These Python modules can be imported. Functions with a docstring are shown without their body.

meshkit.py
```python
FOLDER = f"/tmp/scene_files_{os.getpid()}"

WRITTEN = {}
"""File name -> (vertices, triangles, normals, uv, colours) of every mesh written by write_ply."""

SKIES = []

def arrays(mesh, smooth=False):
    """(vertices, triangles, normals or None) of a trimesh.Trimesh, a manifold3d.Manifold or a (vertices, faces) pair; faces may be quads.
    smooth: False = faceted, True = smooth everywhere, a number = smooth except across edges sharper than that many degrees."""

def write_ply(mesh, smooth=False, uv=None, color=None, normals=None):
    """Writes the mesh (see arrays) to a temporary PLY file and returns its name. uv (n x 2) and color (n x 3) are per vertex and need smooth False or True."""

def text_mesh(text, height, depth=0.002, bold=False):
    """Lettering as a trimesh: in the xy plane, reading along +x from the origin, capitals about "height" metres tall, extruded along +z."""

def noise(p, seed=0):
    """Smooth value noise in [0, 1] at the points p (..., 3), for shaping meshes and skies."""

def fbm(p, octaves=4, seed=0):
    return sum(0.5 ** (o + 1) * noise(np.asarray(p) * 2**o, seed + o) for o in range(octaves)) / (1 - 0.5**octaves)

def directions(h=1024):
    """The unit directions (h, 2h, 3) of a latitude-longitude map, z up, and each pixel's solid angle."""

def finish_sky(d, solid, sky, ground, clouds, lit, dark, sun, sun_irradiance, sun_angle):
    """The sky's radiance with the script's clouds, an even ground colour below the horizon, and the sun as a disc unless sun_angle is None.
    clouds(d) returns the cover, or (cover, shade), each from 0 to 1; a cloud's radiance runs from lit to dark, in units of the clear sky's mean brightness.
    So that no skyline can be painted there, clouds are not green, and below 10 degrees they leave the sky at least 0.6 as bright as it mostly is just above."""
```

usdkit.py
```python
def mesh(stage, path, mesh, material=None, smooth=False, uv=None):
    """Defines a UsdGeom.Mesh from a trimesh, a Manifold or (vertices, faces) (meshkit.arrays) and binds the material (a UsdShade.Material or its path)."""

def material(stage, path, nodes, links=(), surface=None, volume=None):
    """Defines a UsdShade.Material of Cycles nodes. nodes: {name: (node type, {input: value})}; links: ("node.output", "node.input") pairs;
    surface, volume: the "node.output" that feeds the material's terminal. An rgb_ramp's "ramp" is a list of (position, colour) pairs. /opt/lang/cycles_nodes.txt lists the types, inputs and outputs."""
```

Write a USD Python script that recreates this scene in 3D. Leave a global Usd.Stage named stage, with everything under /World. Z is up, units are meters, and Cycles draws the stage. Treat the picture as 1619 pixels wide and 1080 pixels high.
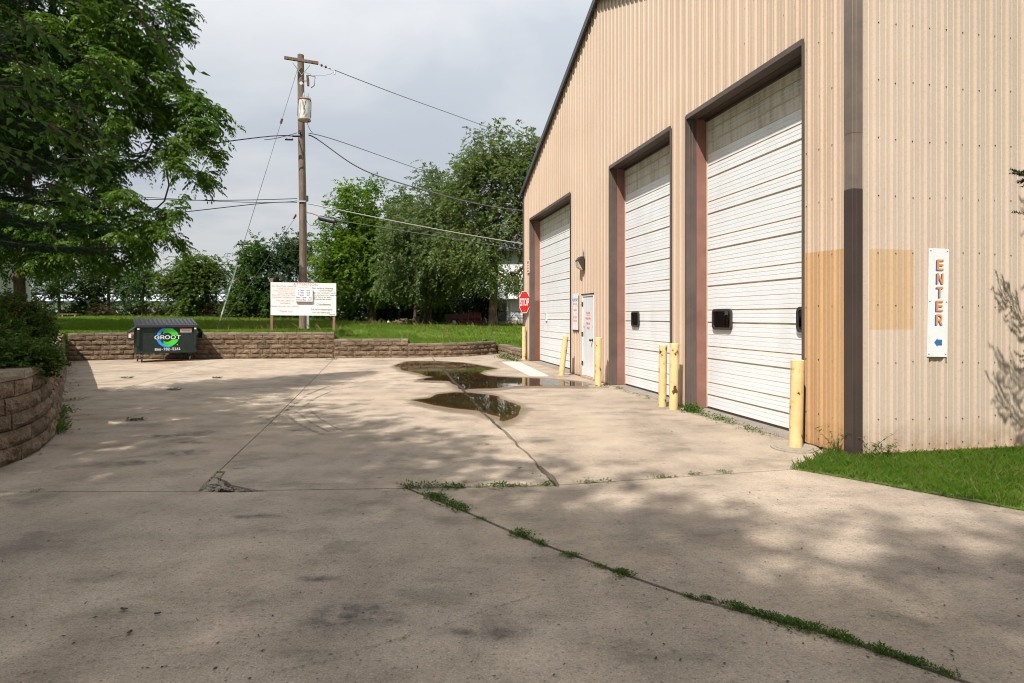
import math, numpy as np, trimesh, shapely, usdkit, meshkit
from shapely.geometry import Polygon, LineString, Point, MultiPolygon, box as sbox
from shapely.ops import unary_union
from scipy.spatial import Delaunay, cKDTree
from pxr import Usd, UsdGeom, UsdLux, UsdShade, Gf, Sdf, Vt

stage = Usd.Stage.CreateInMemory()
UsdGeom.SetStageUpAxis(stage, "Z")
UsdGeom.SetStageMetersPerUnit(stage, 1.0)
UsdGeom.Xform.Define(stage, "/World")
UsdGeom.Scope.Define(stage, "/World/Looks")

# ------------------------------------------------------------------ camera, sky, sun, exposure
EYE = 1.6
F = 1000.0            # focal length in photo pixels (photo 1619 wide), horizon at y = 500
cam = UsdGeom.Camera.Define(stage, "/World/camera")
cam.CreateHorizontalApertureAttr(36.0)
cam.CreateVerticalApertureAttr(36.0 * 683 / 1024)
cam.CreateFocalLengthAttr(36.0 * F / 1619)
cam.CreateVerticalApertureOffsetAttr(-36.0 * 40.0 / 1619)
cam.CreateClippingRangeAttr(Gf.Vec2f(0.05, 5000))
cam.CreateExposureAttr(EXPOSURE := 1.0)
cam.AddTransformOp().Set(Gf.Matrix4d(1, 0, 0, 0, 0, 0, 1, 0, 0, -1, 0, 0, 0, 0, EYE, 1))

SUN_AZ, SUN_EL = math.radians(28.0), math.radians(51.0)          # light travels towards (sin, cos) of SUN_AZ
LH = np.array([math.sin(SUN_AZ), math.cos(SUN_AZ)])
to_sun = np.array([-LH[0] * math.cos(SUN_EL), -LH[1] * math.cos(SUN_EL), math.sin(SUN_EL)])
sun = UsdLux.DistantLight.Define(stage, "/World/sun")
sun.CreateIntensityAttr(0.93)
sun.CreateAngleAttr(0.6)
sun.CreateNormalizeAttr(True)
sun.CreateColorAttr(Gf.Vec3f(1.0, 0.955, 0.885))
zax = to_sun
xax = np.cross([0, 0, 1.0], zax); xax /= np.linalg.norm(xax)
yax = np.cross(zax, xax)
sun.AddTransformOp().Set(Gf.Matrix4d(*xax, 0, *yax, 0, *zax, 0, 0, 0, 0, 1))

SKY_GAIN = 3.12
sky_mat = usdkit.material(stage, "/World/Looks/sky_material", {
    "sky": ("sky_texture", {"sky_type": "single_scattering", "sun_disc": False, "sun_elevation": SUN_EL,
                            "sun_rotation": math.atan2(to_sun[0], to_sun[1]), "aerosol_density": 2.0}),
    "tc": ("texture_coordinate", {}),
    "sep": ("separate_xyz", {}),
    "zc": ("math", {"math_type": "maximum", "value2": 0.0}),
    "zo": ("math", {"math_type": "add", "value2": 0.16}),
    "px": ("math", {"math_type": "divide"}), "py": ("math", {"math_type": "divide"}),
    "cv": ("combine_xyz", {"z": 3.7}),
    "n1": ("noise_texture", {"scale": 1.25, "detail": 5.0, "roughness": 0.52, "distortion": 0.25}),
    "ramp": ("rgb_ramp", {"ramp": [(0.0, (.72, .785, .875)), (0.36, (.80, .855, .93)), (0.48, (.93, .965, 1.01)), (0.58, (1.04, 1.06, 1.08)), (0.68, (1.10, 1.105, 1.11)), (1.0, (1.14, 1.14, 1.14))]}),
    "grad": ("math", {"math_type": "multiply_add", "value2": 1.25, "value3": 0.83}),
    "gain": ("math", {"math_type": "multiply", "value2": SKY_GAIN}),
    "cg": ("combine_color", {}),
    "cloud": ("mix_color", {"blend_type": "multiply", "fac": 1.0, "use_clamp": False}),
    "mixs": ("mix_color", {"blend_type": "mix", "fac": 0.93, "use_clamp": False}),
    "bg": ("background_shader", {"strength": 0.1}),
}, [("tc.generated", "sep.vector"), ("sep.z", "zc.value1"), ("zc.value", "zo.value1"), ("sep.x", "px.value1"), ("zo.value", "px.value2"),
    ("sep.y", "py.value1"), ("zo.value", "py.value2"), ("px.value", "cv.x"), ("py.value", "cv.y"), ("cv.vector", "n1.vector"),
    ("n1.fac", "ramp.fac"), ("zc.value", "grad.value1"), ("grad.value", "gain.value1"), ("gain.value", "cg.r"), ("gain.value", "cg.g"), ("gain.value", "cg.b"),
    ("ramp.color", "cloud.a"), ("cg.color", "cloud.b"), ("sky.color", "mixs.a"), ("cloud.result", "mixs.b"), ("mixs.result", "bg.color")],
    surface="bg.background")
dome = UsdLux.DomeLight.Define(stage, "/World/sky")
UsdShade.MaterialBindingAPI.Apply(dome.GetPrim()).Bind(sky_mat)
dome.GetPrim().SetCustomDataByKey("kind", "structure")

# ------------------------------------------------------------------ helpers
_used = {}
def _path(parent, name):
    p = parent.GetPath() if parent is not None else Sdf.Path("/World")
    key = (str(p), name)
    n = _used.get(key, 0); _used[key] = n + 1
    return f"{p}/{name}" + (f"_{n:03d}" if n else "")

def tag(prim, label=None, cat=None, group=None, kind=None):
    for k, v in (("label", label), ("category", cat), ("group", group), ("kind", kind)):
        if v: prim.SetCustomDataByKey(k, v)
    return prim

def thing(name, label=None, cat=None, loc=(0, 0, 0), rz=0.0, group=None, kind=None, parent=None, M=None):
    x = UsdGeom.Xform.Define(stage, _path(parent, name))
    if M is not None: x.AddTransformOp().Set(Gf.Matrix4d(*np.asarray(M, float).T.ravel()))
    else:
        x.AddTranslateOp().Set(Gf.Vec3d(*map(float, loc)))
        if rz: x.AddRotateZOp().Set(math.degrees(rz))
    return tag(x.GetPrim(), label, cat, group, kind)

def obj(name, mesh, m, parent=None, smooth=False, label=None, cat=None, group=None, kind=None):
    if isinstance(mesh, MB): mesh = mesh.get()
    g = usdkit.mesh(stage, _path(parent, name), mesh, m, smooth=smooth)
    return tag(g.GetPrim(), label, cat, group, kind)

def copy_of(src, loc, rz=0.0, label=None, group=None, M=None):
    was = src.GetCustomData()
    base = src.GetName()
    r = thing(base, label or was.get("label"), was.get("category"), loc, rz, group or was.get("group"), M=M)
    r.GetReferences().AddInternalReference(src.GetPath())
    r.SetInstanceable(True)
    return r

def rotm(axis, ang):
    return trimesh.transformations.rotation_matrix(ang, axis)[:3, :3]

class MB:
    """Collects simple shapes into one mesh."""
    def __init__(self): self.v, self.f, self.n = [], [], 0
    def add(self, v, f):
        v = np.asarray(v, float); f = np.asarray(f, int)
        if f.shape[1] == 4: f = np.vstack([f[:, [0, 1, 2]], f[:, [0, 2, 3]]])
        self.v.append(v); self.f.append(f + self.n); self.n += len(v); return self
    def mesh(self, m):
        return self.add(m.vertices, m.faces)
    def box(self, c, s, R=None, bevel=0.0):
        if bevel > 0:
            h = np.array(s) / 2; pts = []
            for sx in (-1, 1):
                for sy in (-1, 1):
                    for sz in (-1, 1):
                        q = np.array([sx, sy, sz]) * h
                        for k in range(3):
                            o = q.copy()
                            for j in range(3):
                                if j != k: o[j] -= np.sign(o[j]) * bevel
                            pts.append(o)
            m = trimesh.convex.convex_hull(np.array(pts))
            v, f = np.array(m.vertices), np.array(m.faces)
        else:
            m = trimesh.creation.box(s); v, f = np.array(m.vertices), np.array(m.faces)
        if R is not None: v = v @ np.asarray(R).T
        return self.add(v + np.asarray(c, float), f)
    def tube(self, pts, radii, sides=8, cap=True):
        p = np.asarray(pts, float); r = np.broadcast_to(radii, (len(p),))
        t = np.gradient(p, axis=0); t /= np.linalg.norm(t, axis=1, keepdims=True) + 1e-12
        ref = np.array([0, 0, 1.0]) if abs(t[:, 2]).mean() < 0.85 else np.array([1.0, 0, 0])
        a = np.cross(t, ref); a /= np.linalg.norm(a, axis=1, keepdims=True) + 1e-12
        b = np.cross(t, a); ang = np.arange(sides) * 2 * np.pi / sides
        v = p[:, None] + r[:, None, None] * (np.cos(ang)[None, :, None] * a[:, None] + np.sin(ang)[None, :, None] * b[:, None])
        i, j = np.meshgrid(np.arange(len(p) - 1), np.arange(sides), indexing="ij")
        q = np.stack([i * sides + j, (i + 1) * sides + j, (i + 1) * sides + (j + 1) % sides, i * sides + (j + 1) % sides], -1).reshape(-1, 4)
        self.add(v.reshape(-1, 3), q)
        if cap:
            for e, s in ((0, 1), (len(p) - 1, -1)):
                ring = v[e]; vv = np.vstack([ring, p[e][None]]); k = np.arange(sides)
                f = np.stack([k, (k + 1) % sides, np.full(sides, sides)], 1)
                self.add(vv, f if s > 0 else f[:, ::-1])
        return self
    def prism(self, poly, h, M=None):
        for g in getattr(poly, "geoms", [poly]):
            if g.is_empty or g.area < 1e-9: continue
            m = trimesh.creation.extrude_polygon(g, h, engine="earcut")
            if M is not None: m.apply_transform(M)
            self.mesh(m)
        return self
    def get(self):
        return trimesh.Trimesh(np.vstack(self.v), np.vstack(self.f), process=False)

def frame4(o, x, y, z=None):
    x = np.asarray(x, float); y = np.asarray(y, float); z = np.cross(x, y) if z is None else np.asarray(z, float)
    M = np.eye(4); M[:3, 0], M[:3, 1], M[:3, 2], M[:3, 3] = x, y, z, o
    return M

def G(px, py):                       # photo pixel on the flat yard -> plan point
    d = EYE * F / (py - 500.0)
    return np.array([(px - 809.5) / F * d, d])
def P(px, py, d):                    # photo pixel at a depth -> point
    return np.array([(px - 809.5) / F * d, d, EYE - (py - 500.0) / F * d])

def text(parent, name, s, h, o, xd, ud, m, width=None, bold=False, depth=0.002, center=True):
    t = meshkit.text_mesh(s, h, depth=depth, bold=bold)
    v = np.array(t.vertices)
    if width: v[:, 0] *= width / (v[:, 0].max() - v[:, 0].min())
    if center: v[:, 0] -= (v[:, 0].max() + v[:, 0].min()) / 2
    xd, ud = np.asarray(xd, float), np.asarray(ud, float)
    w = np.asarray(o, float) + v[:, :1] * xd + v[:, 1:2] * ud + v[:, 2:3] * np.cross(xd, ud)
    return obj(name, (w, np.array(t.faces)), m, parent)

# ------------------------------------------------------------------ materials
def mat(name, nodes, links, surface="p.BSDF"):
    return usdkit.material(stage, "/World/Looks/" + name, nodes, links, surface=surface)

def paint(name, col, rough=0.5, var=0.12, scale=3.0, bump=0.0, bscale=60.0, metallic=0.0, spec=0.5, rnd=0.0, col2=None, detail=4.0, stretch=None):
    """plain surface with uneven tone: col to col2 (or darker col) by noise, optional per-object value shift and fine bump."""
    c = np.array(col, float); c2 = np.array(col2, float) if col2 is not None else c * (1 - var)
    nodes = {"g": ("geometry", {}), "n": ("noise_texture", {"scale": scale, "detail": detail, "roughness": 0.6}),
             "r": ("rgb_ramp", {"ramp": [(0.3, tuple(c2)), (0.7, tuple(c * (1 + var * 0.4) if col2 is None else c))]}),
             "p": ("principled_bsdf", {"roughness": rough, "metallic": metallic, "specular_ior_level": spec})}
    links = [("n.fac", "r.fac")]
    if stretch is not None:
        nodes["mp"] = ("mapping", {"scale": stretch}); links += [("g.position", "mp.vector"), ("mp.vector", "n.vector")]
    else: links += [("g.position", "n.vector")]
    src = "r.color"
    if rnd > 0:
        nodes["oi"] = ("object_info", {}); nodes["mr"] = ("map_range", {"to_min": 1 - rnd, "to_max": 1 + rnd}); nodes["hs"] = ("hsv", {})
        links += [("oi.random", "mr.value"), ("mr.result", "hs.value"), (src, "hs.color")]; src = "hs.color"
    links.append((src, "p.base_color"))
    if bump > 0:
        nodes["bn"] = ("noise_texture", {"scale": bscale, "detail": 3.0}); nodes["b"] = ("bump", {"strength": bump, "distance": 0.01})
        links += [("g.position", "bn.vector"), ("bn.fac", "b.height"), ("b.normal", "p.normal")]
    return mat(name, nodes, links)

def leaf(name, a, b, trans=0.35, nscale=0.5, gloss=0.04, mid=None):
    mid = mid or tuple((np.array(a) + np.array(b)) / 2)
    return mat(name, {
        "g": ("geometry", {}), "n": ("noise_texture", {"scale": nscale, "detail": 2.0}),
        "mx": ("mix_float", {"fac": 0.5, "use_clamp": False}), "r": ("rgb_ramp", {"ramp": [(0.2, a), (0.5, mid), (0.8, b)]}),
        "d": ("diffuse_bsdf", {}), "t": ("translucent_bsdf", {}), "gl": ("glossy_bsdf", {"roughness": 0.45, "color": (.30, .34, .28)}),
        "tc": ("mix_color", {"blend_type": "multiply", "fac": 1.0, "b": (1.15, 1.2, 0.5)}),
        "m1": ("mix_closure", {"fac": trans}), "m2": ("mix_closure", {"fac": gloss})},
        [("g.position", "n.vector"), ("n.fac", "mx.a"), ("g.random_per_island", "mx.b"), ("mx.result", "r.fac"), ("r.color", "d.color"),
         ("r.color", "tc.a"), ("tc.result", "t.color"), ("d.BSDF", "m1.closure1"), ("t.BSDF", "m1.closure2"), ("m1.closure", "m2.closure1"), ("gl.BSDF", "m2.closure2")],
        surface="m2.closure")

def layered(name, ramp0, layers, rough=0.8, spec=0.3, bump=None, rnd=0.0, stretch0=None, rough_ramp=None):
    """ramp0: (scale, ramp) noise base colour; layers: (texture kind, params, ramp) grey or coloured multipliers at world position."""
    nodes = {"g": ("geometry", {}), "n0": ("noise_texture", {"scale": ramp0[0], "detail": 5.0, "roughness": 0.6}), "r0": ("rgb_ramp", {"ramp": ramp0[1]}),
             "p": ("principled_bsdf", {"roughness": rough, "specular_ior_level": spec})}
    links = [("n0.fac", "r0.fac")]
    if stretch0 is not None:
        nodes["mp0"] = ("mapping", {"scale": stretch0}); links += [("g.position", "mp0.vector"), ("mp0.vector", "n0.vector")]
    else: links.append(("g.position", "n0.vector"))
    src = "r0.color"
    for i, (kind, par, ramp) in enumerate(layers):
        par = dict(par); st = par.pop("stretch", None); out = par.pop("out", "fac" if kind == "noise_texture" else "distance")
        nodes[f"t{i}"] = (kind, par); nodes[f"tr{i}"] = ("rgb_ramp", {"ramp": ramp}); nodes[f"tm{i}"] = ("mix_color", {"blend_type": "multiply", "fac": 1.0})
        if st is not None:
            nodes[f"ms{i}"] = ("mapping", {"scale": st}); links += [("g.position", f"ms{i}.vector"), (f"ms{i}.vector", f"t{i}.vector")]
        else: links.append(("g.position", f"t{i}.vector"))
        links += [(f"t{i}.{out}", f"tr{i}.fac"), (src, f"tm{i}.a"), (f"tr{i}.color", f"tm{i}.b")]; src = f"tm{i}.result"
    if rnd > 0:
        nodes["oi"] = ("object_info", {}); nodes["mr"] = ("map_range", {"to_min": 1 - rnd, "to_max": 1 + rnd}); nodes["hs"] = ("hsv", {})
        links += [("oi.random", "mr.value"), ("mr.result", "hs.value"), (src, "hs.color")]; src = "hs.color"
    links.append((src, "p.base_color"))
    if bump:
        last = None
        for i, (scale, strength, dist, det) in enumerate(bump):
            nodes[f"bn{i}"] = ("noise_texture", {"scale": scale, "detail": det, "roughness": 0.65}); nodes[f"b{i}"] = ("bump", {"strength": strength, "distance": dist})
            links += [("g.position", f"bn{i}.vector"), (f"bn{i}.fac", f"b{i}.height")]
            if last: links.append((last, f"b{i}.normal"))
            last = f"b{i}.normal"
        links.append((last, "p.normal"))
    return mat(name, nodes, links)

g1 = lambda v: (v, v, v)
CONCRETE = layered("concrete", (0.55, [(0.25, (.290, .230, .172)), (0.5, (.350, .283, .217)), (0.75, (.390, .320, .249))]), [
    ("noise_texture", {"scale": 2.6, "detail": 7.0, "roughness": 0.68}, [(0.25, (.70, .69, .68)), (0.42, (.92, .91, .90)), (0.55, g1(1.0)), (0.75, g1(1.10))]),
    ("noise_texture", {"scale": 85.0, "detail": 3.0, "roughness": 0.75}, [(0.28, g1(.45)), (0.42, g1(.88)), (0.58, g1(1.06)), (0.72, g1(1.6))]),
    ("noise_texture", {"scale": 28.0, "detail": 3.0, "roughness": 0.7}, [(0.30, g1(.70)), (0.46, g1(.98)), (0.6, g1(1.02)), (0.74, g1(1.18))]),
    ("voronoi_texture", {"scale": 24.0, "feature": "f1"}, [(0.0, g1(.42)), (0.10, g1(.6)), (0.16, g1(1.0)), (1.0, g1(1.0))]),
    ("voronoi_texture", {"scale": 5.0, "feature": "f1"}, [(0.0, g1(.45)), (0.055, g1(.6)), (0.08, g1(1.0)), (1.0, g1(1.0))]),
    ("noise_texture", {"scale": 1.25, "detail": 6.0, "roughness": 0.62, "stretch": (1.0, 1.5, 1.0)}, [(0.0, g1(1.05)), (0.46, g1(1.0)), (0.56, g1(.90)), (0.64, g1(.70)), (1.0, g1(.5))]),
    ("noise_texture", {"scale": 0.32, "detail": 4.0, "roughness": 0.55}, [(0.3, (.82, .83, .86)), (0.5, g1(1.0)), (0.7, (1.05, 1.04, 1.0)), (1.0, g1(1.05))]),
    ("noise_texture", {"scale": 0.55, "detail": 5.0, "roughness": 0.6, "stretch": (2.2, 0.7, 1.0)}, [(0.30, (.80, .79, .79)), (0.48, g1(1.0)), (0.7, (1.06, 1.05, 1.03))]),
], rough=0.86, spec=0.25, bump=[(22.0, 0.35, 0.01, 4.0), (130.0, 0.55, 0.006, 3.0)], rnd=0.055)
APRON = layered("apron_concrete", (0.9, [(0.25, (.20, .168, .138)), (0.75, (.27, .23, .188))]), [
    ("noise_texture", {"scale": 95.0, "detail": 3.0}, [(0.3, g1(.75)), (0.5, g1(1.0)), (0.7, g1(1.15))]),
    ("noise_texture", {"scale": 4.0, "detail": 6.0}, [(0.3, g1(.75)), (0.6, g1(1.0))])], rough=0.85, bump=[(60.0, 0.5, 0.01, 3.0)])
COLLAR = layered("collar_concrete", (3.0, [(0.25, (.26, .215, .165)), (0.75, (.34, .29, .23))]), [
    ("voronoi_texture", {"scale": 45.0}, [(0.0, g1(.55)), (0.2, g1(.85)), (0.5, g1(1.05))])], rough=0.9, bump=[(50.0, 0.8, 0.02, 3.0)])
SOIL = layered("soil", (6.0, [(0.3, (.012, .010, .007)), (0.7, (.034, .027, .017))]), [
    ("noise_texture", {"scale": 60.0, "detail": 3.0}, [(0.3, g1(.6)), (0.7, g1(1.3))])], rough=0.95, bump=[(40.0, 0.9, 0.02, 3.0)])
LAWN = layered("lawn_ground", (0.7, [(0.25, (.055, .120, .012)), (0.5, (.105, .165, .022)), (0.75, (.190, .205, .050))]), [
    ("noise_texture", {"scale": 9.0, "detail": 5.0, "roughness": 0.7}, [(0.25, g1(.62)), (0.5, g1(.95)), (0.75, g1(1.25))]),
    ("noise_texture", {"scale": 55.0, "detail": 3.0, "roughness": 0.7}, [(0.3, g1(.6)), (0.7, g1(1.3))])], rough=0.95, spec=0.15, bump=[(30.0, 1.0, 0.06, 4.0)])
BLOCK = layered("split_block", (1.6, [(0.25, (.125, .084, .052)), (0.5, (.190, .130, .082)), (0.75, (.275, .195, .128))]), [
    ("noise_texture", {"scale": 26.0, "detail": 5.0, "roughness": 0.75}, [(0.30, g1(.30)), (0.44, g1(.8)), (0.58, g1(1.08)), (0.72, g1(1.5))]),
    ("noise_texture", {"scale": 5.5, "detail": 5.0, "roughness": 0.65}, [(0.3, (.52, .54, .50)), (0.5, g1(1.0)), (1.0, g1(1.06))])],
    rough=0.92, spec=0.2, bump=[(14.0, 1.0, 0.06, 4.0), (60.0, 1.0, 0.025, 4.0)], rnd=0.20)
CAPBLOCK = layered("cap_block", (1.6, [(0.25, (.125, .094, .068)), (0.75, (.225, .175, .130))]), [
    ("noise_texture", {"scale": 30.0, "detail": 5.0, "roughness": 0.7}, [(0.3, g1(.6)), (0.5, g1(1.0)), (0.75, g1(1.25))])],
    rough=0.92, spec=0.2, bump=[(60.0, 0.7, 0.012, 3.0)], rnd=0.14)

def metal_panel(name, a, b, streak, rnd=0.03, patch=None):
    nodes = {"g": ("geometry", {}), "n0": ("noise_texture", {"scale": 0.5, "detail": 4.0}), "r0": ("rgb_ramp", {"ramp": [(0.3, a), (0.7, b)]}),
             "mp": ("mapping", {"scale": (5.0, 5.0, 0.22)}), "n1": ("noise_texture", {"scale": 1.6, "detail": 5.0, "roughness": 0.65}),
             "r1": ("rgb_ramp", {"ramp": [(0.25, streak), (0.5, g1(1.0)), (0.8, g1(1.04))]}), "m1": ("mix_color", {"blend_type": "multiply", "fac": 1.0}),
             "n2": ("noise_texture", {"scale": 40.0, "detail": 3.0}), "r2": ("rgb_ramp", {"ramp": [(0.28, g1(.88)), (0.5, g1(1.0))]}), "m2": ("mix_color", {"blend_type": "multiply", "fac": 1.0}),
             # splash-back dirt near the foot of the sheet
             "sx": ("separate_xyz", {}), "dz": ("map_range", {"from_min": 0.0, "from_max": 0.7, "to_min": 1.0, "to_max": 0.0, "clamp": True}),
             "n3": ("noise_texture", {"scale": 7.0, "detail": 5.0, "roughness": 0.7}), "dm": ("math", {"math_type": "multiply"}),
             "r3": ("rgb_ramp", {"ramp": [(0.0, g1(1.0)), (0.22, g1(1.0)), (0.6, (.70, .60, .50))]}), "m3": ("mix_color", {"blend_type": "multiply", "fac": 1.0}),
             "oi": ("object_info", {}), "mr": ("map_range", {"to_min": 1 - rnd, "to_max": 1 + rnd}), "hs": ("hsv", {}),
             "bn": ("noise_texture", {"scale": 3.0, "detail": 2.0}), "bu": ("bump", {"strength": 0.12, "distance": 0.02}),
             "p": ("principled_bsdf", {"roughness": 0.42, "specular_ior_level": 0.45})}
    links = [("g.position", "n0.vector"), ("n0.fac", "r0.fac"), ("g.position", "mp.vector"), ("mp.vector", "n1.vector"), ("n1.fac", "r1.fac"),
             ("r1.color", "m1.b"), ("g.position", "n2.vector"), ("n2.fac", "r2.fac"), ("m1.result", "m2.a"), ("r2.color", "m2.b"),
             ("g.position", "sx.vector"), ("sx.z", "dz.value"), ("g.position", "n3.vector"), ("dz.result", "dm.value1"), ("n3.fac", "dm.value2"), ("dm.value", "r3.fac"),
             ("m2.result", "m3.a"), ("r3.color", "m3.b"), ("oi.random", "mr.value"), ("mr.result", "hs.value"), ("m3.result", "hs.color"), ("hs.color", "p.base_color"),
             ("g.position", "bn.vector"), ("bn.fac", "bu.height"), ("bu.normal", "p.normal")]
    src = "r0.color"
    if patch:                                      # unfaded rectangle where an old sign hung: along direction (px,py) between u0..u1, z0..z1
        (dx, dy), u0, u1, z0, z1, col = patch
        nodes.update({"dot": ("vector_math", {"math_type": "dot_product", "vector2": (dx, dy, 0)})})
        links.append(("g.position", "dot.vector1"))
        fs = []
        for k, (srcv, lo, hi) in enumerate((("dot.value", u0, u1), ("sx.z", z0, z1))):
            nodes[f"pa{k}"] = ("map_range", {"from_min": lo - .006, "from_max": lo + .006, "clamp": True})
            nodes[f"pb{k}"] = ("map_range", {"from_min": hi - .006, "from_max": hi + .006, "to_min": 1.0, "to_max": 0.0, "clamp": True})
            nodes[f"pm{k}"] = ("math", {"math_type": "multiply"})
            links += [(srcv, f"pa{k}.value"), (srcv, f"pb{k}.value"), (f"pa{k}.result", f"pm{k}.value1"), (f"pb{k}.result", f"pm{k}.value2")]
        nodes["pm"] = ("math", {"math_type": "multiply"}); nodes["px"] = ("mix_color", {"blend_type": "mix", "b": col})
        links += [("pm0.value", "pm.value1"), ("pm1.value", "pm.value2"), ("pm.value", "px.fac"), (src, "px.a")]; src = "px.result"
    links.append((src, "m1.a"))
    return mat(name, nodes, links)

TRIM = paint("brown_trim", (.095, .070, .060), rough=0.45, var=0.25, scale=2.5, bump=0.1, bscale=8)
TRIM_OLD = paint("weathered_brown_trim", (.148, .113, .092), rough=0.5, var=0.25, scale=3, bump=0.15, bscale=8)
TRIM_DARK = paint("dark_brown_trim", (.050, .034, .030), rough=0.4, var=0.2, scale=3)
JAMB_RED = paint("red_brown_steel", (.225, .105, .080), rough=0.5, var=0.2, scale=3.0, bump=0.2, bscale=40)
JAMB_NEW = paint("fresh_red_brown_paint", (.150, .050, .030), rough=0.45, var=0.15, scale=3.0)
RAKE = paint("black_roof_trim", (.022, .022, .026), rough=0.4)
ROOF = paint("dark_roof_sheet", (.06, .058, .06), rough=0.45)
DOORWHITE = layered("door_white", (0.8, [(0.3, (.655, .672, .69)), (0.7, (.705, .722, .74))]), [
    ("noise_texture", {"scale": 1.4, "detail": 3.0, "stretch": (1.5, 1.5, 0.5)}, [(0.25, (.93, .915, .89)), (0.5, g1(1.0))]),
    ("noise_texture", {"scale": 30.0, "detail": 3.0}, [(0.25, g1(.93)), (0.5, g1(1.0))])], rough=0.38, spec=0.5, bump=[(4.0, 0.08, 0.02, 2.0)], rnd=0.02)
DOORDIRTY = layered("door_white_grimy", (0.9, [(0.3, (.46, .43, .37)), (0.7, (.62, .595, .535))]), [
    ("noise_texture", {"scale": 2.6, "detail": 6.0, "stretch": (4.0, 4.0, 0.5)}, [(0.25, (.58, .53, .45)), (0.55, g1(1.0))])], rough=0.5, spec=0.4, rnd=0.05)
DOORGREY = layered("steel_door_white", (1.2, [(0.3, (.56, .575, .585)), (0.7, (.64, .655, .66))]), [
    ("noise_texture", {"scale": 3.0, "detail": 4.0, "stretch": (6.0, 6.0, 0.4)}, [(0.3, (.90, .88, .85)), (0.5, g1(1.0))])], rough=0.35)
SIGNWHITE = paint("sign_white", (.68, .69, .70), rough=0.3, var=0.05)
GASKET = paint("black_gasket", (.035, .030, .028), rough=0.5, var=0.2, scale=20)
SCREW = paint("screw_rusty", (.06, .038, .025), rough=0.6, var=0.4, scale=200)
ORANGE = paint("sign_orange", (.85, .26, .02), rough=0.35, var=0.06)
BLUE = paint("sign_blue", (.035, .12, .36), rough=0.35, var=0.08)
REDTXT = paint("red_lettering", (.70, .12, .06), rough=0.5)
REDPEN = paint("faded_red_marker", (.48, .13, .09), rough=0.6, var=0.25, scale=18)
GREENPEN = paint("dark_green_marker", (.05, .06, .055), rough=0.6, var=0.4, scale=18)
GREYTXT = paint("grey_lettering", (.60, .56, .50), rough=0.5)
BLACKTXT = paint("black_lettering", (.03, .035, .06), rough=0.5)
STOPRED = paint("stop_red", (.55, .012, .010), rough=0.28, var=0.08)
GALV = paint("galvanised_steel", (.45, .46, .47), rough=0.4, metallic=0.6, var=0.2, scale=30)
GLASS = mat("pane_glass", {"fr": ("fresnel", {"IOR": 1.5}), "t": ("transparent_bsdf", {"color": (.80, .84, .82)}), "gl": ("glossy_bsdf", {"roughness": 0.02}), "m": ("mix_closure", {})},
            [("fr.fac", "m.fac"), ("t.BSDF", "m.closure1"), ("gl.BSDF", "m.closure2")], surface="m.closure")
INTERIOR = paint("dark_interior", (.035, .036, .035), rough=0.8, var=0.4, scale=4)
WOODPOLE = layered("pole_wood", (1.2, [(0.3, (.125, .088, .064)), (0.7, (.205, .155, .118))]), [
    ("noise_texture", {"scale": 3.0, "detail": 6.0, "roughness": 0.7, "stretch": (14.0, 14.0, 0.6)}, [(0.28, g1(.45)), (0.5, g1(.95)), (0.75, g1(1.25))])], rough=0.9, spec=0.2)
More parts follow.
